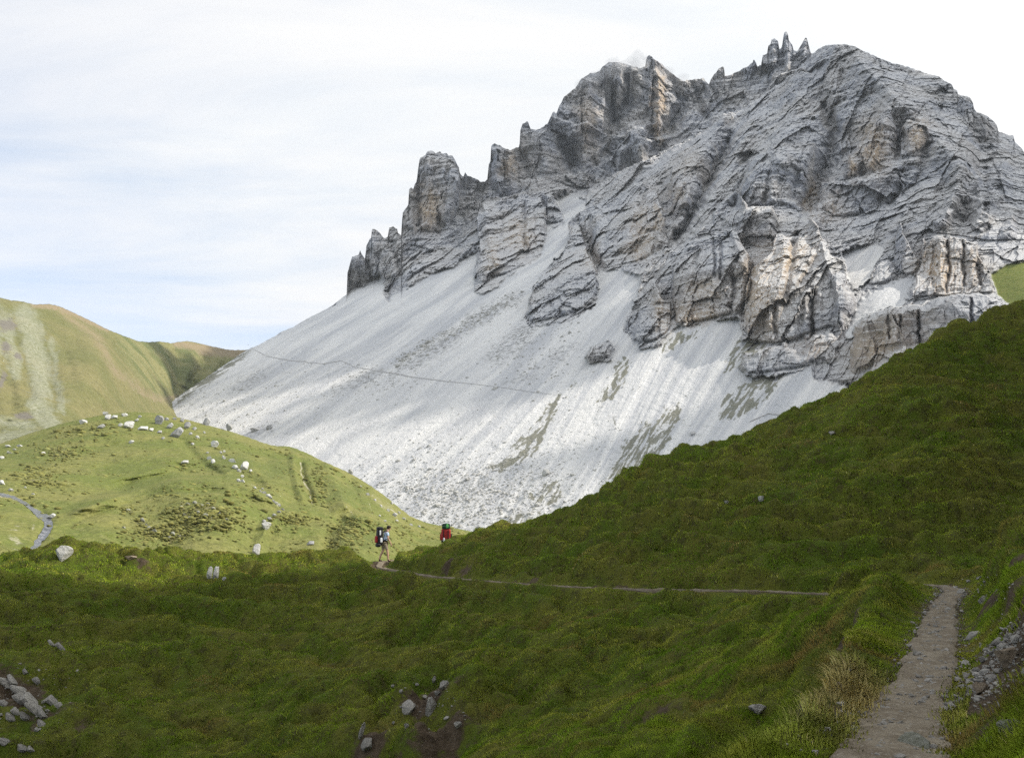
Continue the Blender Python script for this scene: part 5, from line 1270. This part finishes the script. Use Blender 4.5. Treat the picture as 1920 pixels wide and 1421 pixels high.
# grit and pebbles on and beside the path: past counting
pts = []
g = np.random.default_rng(95)
for _ in range(5200):
    i = g.integers(140, 640); s_ = g.normal() * 0.62
    if abs(s_) > 1.25: continue
    x = pc[i, 0] + nrm[i, 0] * PATH_HALF * s_; y = pc[i, 1] + nrm[i, 1] * PATH_HALF * s_
    if y < 4 or y > 24: continue
    pts.append((np.array([x, y, float(zlook(x, y)) + 0.022]), 0.009 * math.exp(g.normal() * 0.7)))
for cx_, cy_, sx_, sy_, n_ in [(1620,1345,34,22,330),(1875,1220,30,22,420),(1835,1275,34,18,380),(1900,1190,16,14,150),(1790,1305,40,12,220),(1860,1105,24,14,80),(60,1320,50,30,130),(810,1320,40,26,90),(1640,1385,60,20,200)]:
    for _ in range(n_):
        q, d = on_near(cx_ + g.normal() * sx_, cy_ + g.normal() * sy_)
        if d > 40: continue
        pts.append((q + np.array([0, 0, 0.005]), (0.007 + 0.0004 * d) * math.exp(g.normal() * 0.75)))
o = scatter("gravel", pts, MR_slate, 96); tag(o, "loose grit and pebbles on and beside the path", kind="stuff")
print("rocks", round(time.time() - T0, 1))
# ------------------------------------------------------------------ two hikers
def flat_mat(name, col, rough=0.85, nz=0.12, scale=30):
    m = NT(name); t = m.n('ShaderNodeTexCoord').outputs['Object']; n_ = m.noise(t, scale, 4, 0.6)
    d = tuple(max(0, c * (1 - nz)) for c in col); e = tuple(min(1, c * (1 + nz)) for c in col)
    return m.finish(m.mix(m.ramp(n_, .35, .65), d, e), rough, m.bump(n_, 0.3, 0.01), 0.2)
M_skin = flat_mat("skin", (0.52, 0.33, 0.24), 0.6, .05); M_hair = flat_mat("dark_hair", (0.022, 0.016, 0.012), 0.6)
M_shirt = flat_mat("light_blue_shirt", (0.50, 0.62, 0.78)); M_shorts = flat_mat("khaki_cloth", (0.33, 0.27, 0.20)); M_boot = flat_mat("boot_leather", (0.08, 0.06, 0.045))
M_black = flat_mat("black_nylon", (0.018, 0.018, 0.022), 0.6); M_red = flat_mat("red_nylon", (0.33, 0.03, 0.028), 0.6); M_white = flat_mat("pale_nylon", (0.68, 0.70, 0.74), 0.6)
M_green = flat_mat("green_nylon", (0.12, 0.42, 0.12), 0.6); M_dgreen = flat_mat("dark_green_mat", (0.02, 0.05, 0.03), 0.8); M_cream = flat_mat("cream_shirt", (0.62, 0.58, 0.50)); M_grey = flat_mat("grey_trousers", (0.10, 0.105, 0.115))

def skin_mesh(name, verts, edges, mat, parent, sub=2, root=0):
    """one continuous surface grown round a skeleton: verts = (x, y, z, rx, ry)"""
    me = bpy.data.meshes.new(name + "_skeleton"); me.from_pydata([v[:3] for v in verts], edges, [])
    o = bpy.data.objects.new(name, me); COL.objects.link(o)
    sm = o.modifiers.new("Skin", 'SKIN'); sm.use_smooth_shade = True; sm.branch_smoothing = 0.4
    ss = o.modifiers.new("Sub", 'SUBSURF'); ss.levels = sub; ss.render_levels = sub
    for i, v in enumerate(verts):
        d = me.skin_vertices[0].data[i]; d.radius = (v[3], v[4] if len(v) > 4 else v[3]); d.use_root = (i == root)
    dg = bpy.context.evaluated_depsgraph_get()
    me2 = bpy.data.meshes.new_from_object(o.evaluated_get(dg)); me2.name = name
    bpy.data.objects.remove(o); bpy.data.meshes.remove(me)
    return link(name, me2, mat, parent)

def build_body(stride, head_fwd, arms, arm_swing, lean):
    V, E = [], []
    def add(p, r, ry=None, par=None):
        V.append((*p, r, ry if ry else r)); i = len(V) - 1
        if par is not None: E.append((par, i))
        return i
    L = lean
    pel = add((0, 0, .96), .135, .105); sp = add((0, .02 * L, 1.12), .130, .10, pel); ch = add((0, .06 * L, 1.30), .150, .112, sp); ub = add((0, .10 * L, 1.42), .11, .085, ch)
    nk = add((0, .13 * L + .01, 1.51), .055, None, ub); h1 = add((0, .13 * L + head_fwd * .5, 1.575), .062, .072, nk); h2 = add((0, .13 * L + head_fwd, 1.645), .076, .092, h1); h3 = add((0, .13 * L + head_fwd * 1.05, 1.73), .058, .07, h2)
    fy = .13 * L + head_fwd
    add((0, fy + .105, 1.625), .013, .016, h2)               # nose
    add((0, fy + .085, 1.575), .026, .022, h1)               # chin and mouth
    for s in (-1, 1):
        add((s * .082, fy - .005, 1.635), .012, .022, h2)    # ears
    fingers = []
    for s in (-1, 1):
        sw = arm_swing * s
        sh = add((s * .175, .09 * L, 1.415), .062, None, ub); el = add((s * .225, .03 + .05 * L + sw * .5, 1.14), .045, None, sh)
        wr = add((s * .215, .14 + .05 * L + sw, .915), .030, .026, el); pm = add((s * .208, .165 + .05 * L + sw * 1.1, .845), .038, .020, wr)
        base = V[pm]
        for k, (dx, ln) in enumerate(((-.024, .066), (-.008, .076), (.008, .071), (.024, .056))):      # four fingers, slightly curled
            a = add((base[0] + dx * .4, base[1] + dx * .9 + .005, base[2] - .045), .0095, None, pm); b = add((base[0] - s * .012 + dx * .4, base[1] + dx + .012, base[2] - .045 - ln * .5), .0085, None, a)
            add((base[0] - s * .028 + dx * .4, base[1] + dx + .016, base[2] - .045 - ln * .9), .0072, None, b)
        a = add((base[0] - s * .010, base[1] + .042, base[2] + .005), .011, None, pm); add((base[0] - s * .020, base[1] + .058, base[2] - .035), .009, None, a)   # thumb
        st = stride * s
        hp = add((s * .09, 0, .90), .095, .095, pel); kn = add((s * .095, st * .45 + .04, .50), .060, None, hp); cf = add((s * .095, st * .75, .34), .056, None, kn)
        an = add((s * .095, st - .02, .09), .038, None, cf); add((s * .098, st + .13, .045), .036, .030, an)
    return V, E

def garment(name, V, E, idx, edges, grow, mat, parent, cut=None):
    vv = [(*V[i][:3], V[i][3] + grow, V[i][4] + grow) for i in idx]
    if cut:
        for (i, j, t) in cut:                                # shorten a sleeve or leg: last point along i -> j
            a, b = V[i], V[j]; r = a[3] * (1 - t) + b[3] * t + grow
            vv.append(tuple(a[k] * (1 - t) + b[k] * t for k in range(3)) + (r, r))
    return skin_mesh(name, vv, edges, mat, parent)

def superbox(c, size, e=0.35, n=14, taper=0.0, bend=0.0):
    u = np.linspace(-math.pi, math.pi, n * 2 + 1)[:-1]; v = np.linspace(-math.pi / 2, math.pi / 2, n)
    U, W = np.meshgrid(u, v); f = lambda x: np.sign(x) * np.abs(x) ** e
    x = f(np.cos(W)) * f(np.cos(U)); y = f(np.cos(W)) * f(np.sin(U)); z = f(np.sin(W))
    x = x * (1 + taper * z); y = y * (1 + taper * z) + bend * z * z
    P = np.stack([c[0] + x * size[0] / 2, c[1] + y * size[1] / 2, c[2] + z * size[2] / 2], -1)
    R, C = P.shape[:2]; i = np.arange(R * C).reshape(R, C); j = np.roll(i, -1, 1)
    return P.reshape(-1, 3), np.stack([i[:-1], j[:-1], j[1:], i[1:]], -1).reshape(-1, 4)
def part(name, shapes, mat, parent):
    V, Fs, n = [], [], 0
    for P, f in shapes: V.append(P); Fs.append(f + n); n += len(P)
    return link(name, mesh_from(name, np.concatenate(V), np.concatenate(Fs), True), mat, parent)
def tube(pts, r, n=8):
    pts = np.array(pts, float); t = np.gradient(pts, axis=0); t /= np.linalg.norm(t, axis=1)[:, None]
    a = np.cross(t, [0.3, 0.2, 1.0]); a /= np.linalg.norm(a, axis=1)[:, None]; b = np.cross(t, a)
    k = np.linspace(0, 2 * math.pi, n + 1)[:-1]
    P = pts[:, None] + r * (np.cos(k)[None, :, None] * a[:, None] + np.sin(k)[None, :, None] * b[:, None])
    R, C = P.shape[:2]; i = np.arange(R * C).reshape(R, C); j = np.roll(i, -1, 1)
    return P.reshape(-1, 3), np.stack([i[:-1], j[:-1], j[1:], i[1:]], -1).reshape(-1, 4)

def root_at(name, x, y, z, heading, label, cat):
    o = bpy.data.objects.new(name, None); COL.objects.link(o); o.location = (x, y, z); o.rotation_euler = (0, 0, heading)
    tag(o, label, cat); return o

def hiker(x, y, heading, label, stride, head_fwd, arm_swing, lean, top, legs, z=None):
    z = float(zlook(x, y)) - 0.01 if z is None else z
    r = root_at("person", x, y, z, heading, label, "person")
    V, E = build_body(stride, head_fwd, None, arm_swing, lean)
    skin_mesh("body", V, E, M_skin, r)
    # indices: 0 pelvis 1 spine 2 chest 3 upper back; left arm from 12, right arm follows the left leg
    nA = 12; step = (len(V) - nA) // 2
    shL, elL = nA, nA + 1; shR, elR = nA + step, nA + step + 1
    legL = nA + step - 5; legR = nA + 2 * step - 5
    garment("shirt", V, E, [0, 1, 2, 3, shL, shR], [(0, 1), (1, 2), (2, 3), (3, 4), (3, 5), (4, 6), (5, 7)], .016, top, r, [(shL, elL, .62), (shR, elR, .62)])
    garment("shorts", V, E, [0, legL, legR], [(0, 1), (0, 2), (1, 3), (2, 4)], .018, legs, r, [(legL, legL + 1, .88), (legR, legR + 1, .88)])
    for q in (legL, legR):
        skin_mesh("boot", [(*V[q + 3][:2], V[q + 3][2] + .05, .05, .05), (*V[q + 3][:2], .055, .05, .052), (*V[q + 4][:3], .044, .042)], [(0, 1), (1, 2)], M_boot, r)
    fy = .13 * lean + head_fwd
    P, f = superbox((0, fy - .012, 1.695), (.185, .215, .19), .9)
    part("hair", [(P, f)], M_hair, r)
    return r, V
hx, hy = -6.36, 45.0
h1, V1 = hiker(hx, hy, -math.radians(62), "hiker with dark hair and light blue shirt, head bent, walking right", .20, .085, .05, 1.0, M_shirt, M_shorts)
hx2, hy2 = -3.52, 48.0
h2, V2 = hiker(hx2, hy2, math.radians(4), "hiker seen from behind, mostly hidden by a big red pack", .14, .05, .04, 1.0, M_cream, M_grey)

def straps(r, y0, mat, lean=1.0):
    for s in (-1, 1):
        part("shoulder_strap", [tube([(s * .10, y0 + .02, 1.44), (s * .11, .02, 1.515), (s * .115, .14 * lean, 1.47), (s * .12, .19 * lean, 1.33), (s * .135, .13 * lean, 1.15), (s * .13, -.06, 1.06)], .022)], mat, r)
    k = np.linspace(0, 2 * math.pi, 25)[:-1]
    ring = [(.165 * math.sin(a), .02 + .14 * math.cos(a), 1.03) for a in np.linspace(0, 2 * math.pi, 25)]
    part("hip_belt", [tube(ring, .03)], mat, r)

z1 = h1.location.z
b1 = root_at("backpack", hx, hy, z1, h1.rotation_euler[2], "tall black backpack with red and white panels on the left hiker", "backpack")
part("bag", [superbox((0, -.27, 1.20), (.36, .28, .78), .4, taper=.04)], M_black, b1)
part("lid", [superbox((0, -.27, 1.63), (.34, .30, .18), .55)], M_black, b1)
part("front_pocket", [superbox((0, -.44, 1.10), (.24, .11, .34), .45)], M_red, b1)
for s in (-1, 1):
    part("side_panel", [superbox((s * .165, -.30, 1.42), (.05, .08, .24), .5)], M_white, b1)
    part("side_pocket", [superbox((s * .175, -.24, 1.06), (.08, .12, .24), .5)], M_white if s > 0 else M_black, b1)
part("bottom_roll", [superbox((0, -.34, .82), (.42, .22, .2), .7)], M_black, b1)
straps(b1, -.14, M_black)
z2 = h2.location.z
b2 = root_at("backpack", hx2, hy2, z2, h2.rotation_euler[2], "red backpack with green and dark top roll on the right hiker", "backpack")
part("bag", [superbox((0, -.29, 1.27), (.50, .34, .66), .42, taper=.06)], M_red, b2)
part("lid", [superbox((0, -.30, 1.66), (.44, .36, .20), .5)], M_dgreen, b2)
part("top_roll", [superbox((.0, -.28, 1.79), (.42, .22, .16), .6)], M_dgreen, b2)
part("green_pouch", [superbox((.06, -.44, 1.72), (.13, .12, .22), .6)], M_green, b2)
for s in (-1, 1):
    part("compression_strap", [superbox((s * .12, -.465, 1.28), (.045, .03, .52), .5)], M_black, b2)
    part("side_pocket", [superbox((s * .27, -.27, 1.16), (.10, .18, .36), .5)], M_black if s > 0 else M_red, b2)
part("bottom_roll", [superbox((0, -.34, .93), (.50, .26, .22), .7)], M_black, b2)
part("bottle", [superbox((-.10, -.47, 1.02), (.09, .09, .2), .6)], M_white, b2)
straps(b2, -.14, M_black)
print("people", round(time.time() - T0, 1))
# ------------------------------------------------------------------ cloud sheets added out of view, outlined to shade summit and scree
SHADE_BANK = [(430,700,0),(560,705,0),(700,705,0),(800,690,0),(900,672,0),(1000,690,0),(1130,672,0),(1195,655,0),(1205,590,0),(1235,500,0),(1300,440,0),(1370,372,0),(1500,395,0),(1580,430,0),(1640,400,0),(1700,380,0),(1790,400,0),(1900,420,0),(2100,470,0),
                        (2230,300,820),(2000,200,850),(1700,60,1000),(1500,20,1350),(1200,40,1400),(900,200,1400),(700,380,1400),(600,520,1380),(470,630,1350),(380,700,1300)]
SHADE_PUFF = [(x, y, 0) for x, y in [(925,888),(985,864),(1060,847),(1150,815),(1285,788),(1300,770),(1325,740),(1332,705),(1342,650),(1400,655),(1480,705),(1590,725),(1640,755),(1560,800),(1480,830),(1380,868),(1290,888),(1200,890),(1100,884),(1010,882)]]  # made-up puff: outline of the shadow tongue wanted on the right-hand scree
def build_shade_cloud(outline, zc_, wb, seed, thick=1.0):  # outline is the wanted shadow, carried up towards the sun
    P = []
    for (px, py, D) in outline:
        if D == 0: q, D = on_mtn(px, py)
        else: q = P3(px, py, D)
        t = (zc_ - q[2]) / SUN[2]; P.append((q[0] + SUN[0] * t, q[1] + SUN[1] * t))
    P = np.array(P)
    x0, y0 = P.min(0) - 60; x1, y1 = P.max(0) + 60
    nx, ny = 190, 190
    X, Y = np.meshgrid(np.linspace(x0, x1, nx), np.linspace(y0, y1, ny))
    wob = wb * fbm(X / (wb * 4), Y / (wb * 4), oct=4, seed=seed)
    s = np.maximum(sdpoly(X, Y, P) + wob, -1)
    inside = s > 0
    t = np.sqrt(np.clip(s / 160, 0, 1))
    bill = np.abs(fbm(X / 120, Y / 120, oct=4, seed=161))
    up = zc_ + thick * t * (90 + 190 * bill); lo = zc_ - thick * t * (22 + 26 * np.abs(fbm(X / 90, Y / 90, oct=3, seed=162)))
    V = np.concatenate([np.stack([X, Y, up], -1).reshape(-1, 3), np.stack([X, Y, lo], -1).reshape(-1, 3)])
    i = np.arange(nx * ny).reshape(ny, nx)
    q = np.stack([i[:-1, :-1], i[:-1, 1:], i[1:, 1:], i[1:, :-1]], -1).reshape(-1, 4)
    keep = inside.ravel()[q].any(1)
    q = q[keep]
    return mesh_from("cloud", V, np.concatenate([q, q[:, ::-1] + nx * ny]), True)
m = NT("shade_cloud_vapour")
a_ = m.n('ShaderNodeBsdfDiffuse'); a_.inputs[0].default_value = (.92, .92, .93, 1); b_ = m.n('ShaderNodeBsdfTranslucent'); b_.inputs[0].default_value = (.9, .92, .95, 1)
x_ = m.n('ShaderNodeMixShader'); x_.inputs[0].default_value = 0.55; m.l(a_.outputs[0], x_.inputs[1]); m.l(b_.outputs[0], x_.inputs[2]); m.l(x_.outputs[0], m.out.inputs[0])
cl = link("shade_clouds", build_shade_cloud(SHADE_BANK, 1500.0, 34, 160), m.m); tag(cl, "unseen white cloud bank added to shade the summit and upper scree", kind="stuff")
cl2 = link("shade_clouds", build_shade_cloud(SHADE_PUFF, 1380.0, 7, 164, 0.18), m.m); tag(cl2, "unseen white cloud puff added to shade a band of the scree", kind="stuff")

# a wisp of mist clinging to the crest
def wisp():
    g = np.random.default_rng(170); Vb, Fb = ico(3); Vs, Fs, n = [], [], 0
    for px, py, w, h in [(1186,122,46,26),(1165,128,40,20),(1205,118,30,22),(1140,136,44,16),(1115,146,40,14),(1195,104,26,14),(1250,135,30,10),(1150,118,34,14),(1090,158,30,12),(1280,146,26,8)]:
        q = P3(px, py, 1372.0); k = 1372.0 / F
        v = Vb * np.array([w * k / 2, 16, h * k / 2]); v = v * (1 + .35 * fbm(Vb[:, 0] * 1.8 + px, Vb[:, 1] * 1.8, Vb[:, 2] * 1.8, 3, seed=171)[:, None])
        Vs.append(v + q); Fs.append(Fb + n); n += len(v)
    return mesh_from("mist", np.concatenate(Vs), np.concatenate(Fs), True)
m = NT("mist_vapour"); v = m.n('ShaderNodeVolumePrincipled'); v.inputs['Color'].default_value = (.97, .97, .98, 1); v.inputs['Density'].default_value = 0.022; v.inputs['Anisotropy'].default_value = 0.3
m.l(v.outputs[0], m.out.inputs[1])
o = link("mist", wisp(), m.m); tag(o, "thin wisp of mist clinging to the summit ridge", kind="stuff")

# ------------------------------------------------------------------ the air: one closed box of thin haze round the camera and the scene
bpy.context.view_layer.update()
lo = np.array([1e9] * 3); hi = -lo
for o in list(sc.objects):
    if o.type == 'MESH' and not o.name.startswith("shade_clouds"):
        bb = np.array([(o.matrix_world @ Vector(c))[:] for c in o.bound_box]); lo = np.minimum(lo, bb.min(0)); hi = np.maximum(hi, bb.max(0))
lo -= np.array([30, 30, 1]); hi += np.array([30, 30, 10])
print("haze box", lo, hi)
c8 = np.array([[x, y, z] for x in (lo[0], hi[0]) for y in (lo[1], hi[1]) for z in (lo[2], hi[2])])
hz = mesh_from("haze", c8, np.array([[0,1,3,2],[4,6,7,5],[0,4,5,1],[2,3,7,6],[0,2,6,4],[1,5,7,3]]))
m = NT("haze_air"); v = m.n('ShaderNodeVolumePrincipled'); v.inputs['Color'].default_value = (.86, .93, 1.0, 1); v.inputs['Density'].default_value = 0.000045
m.l(v.outputs[0], m.out.inputs[1]); m.m.cycles.homogeneous_volume = True if hasattr(m.m.cycles, 'homogeneous_volume') else True
o = link("haze", hz, m.m); tag(o, "thin pale haze in the mountain air", kind="stuff")
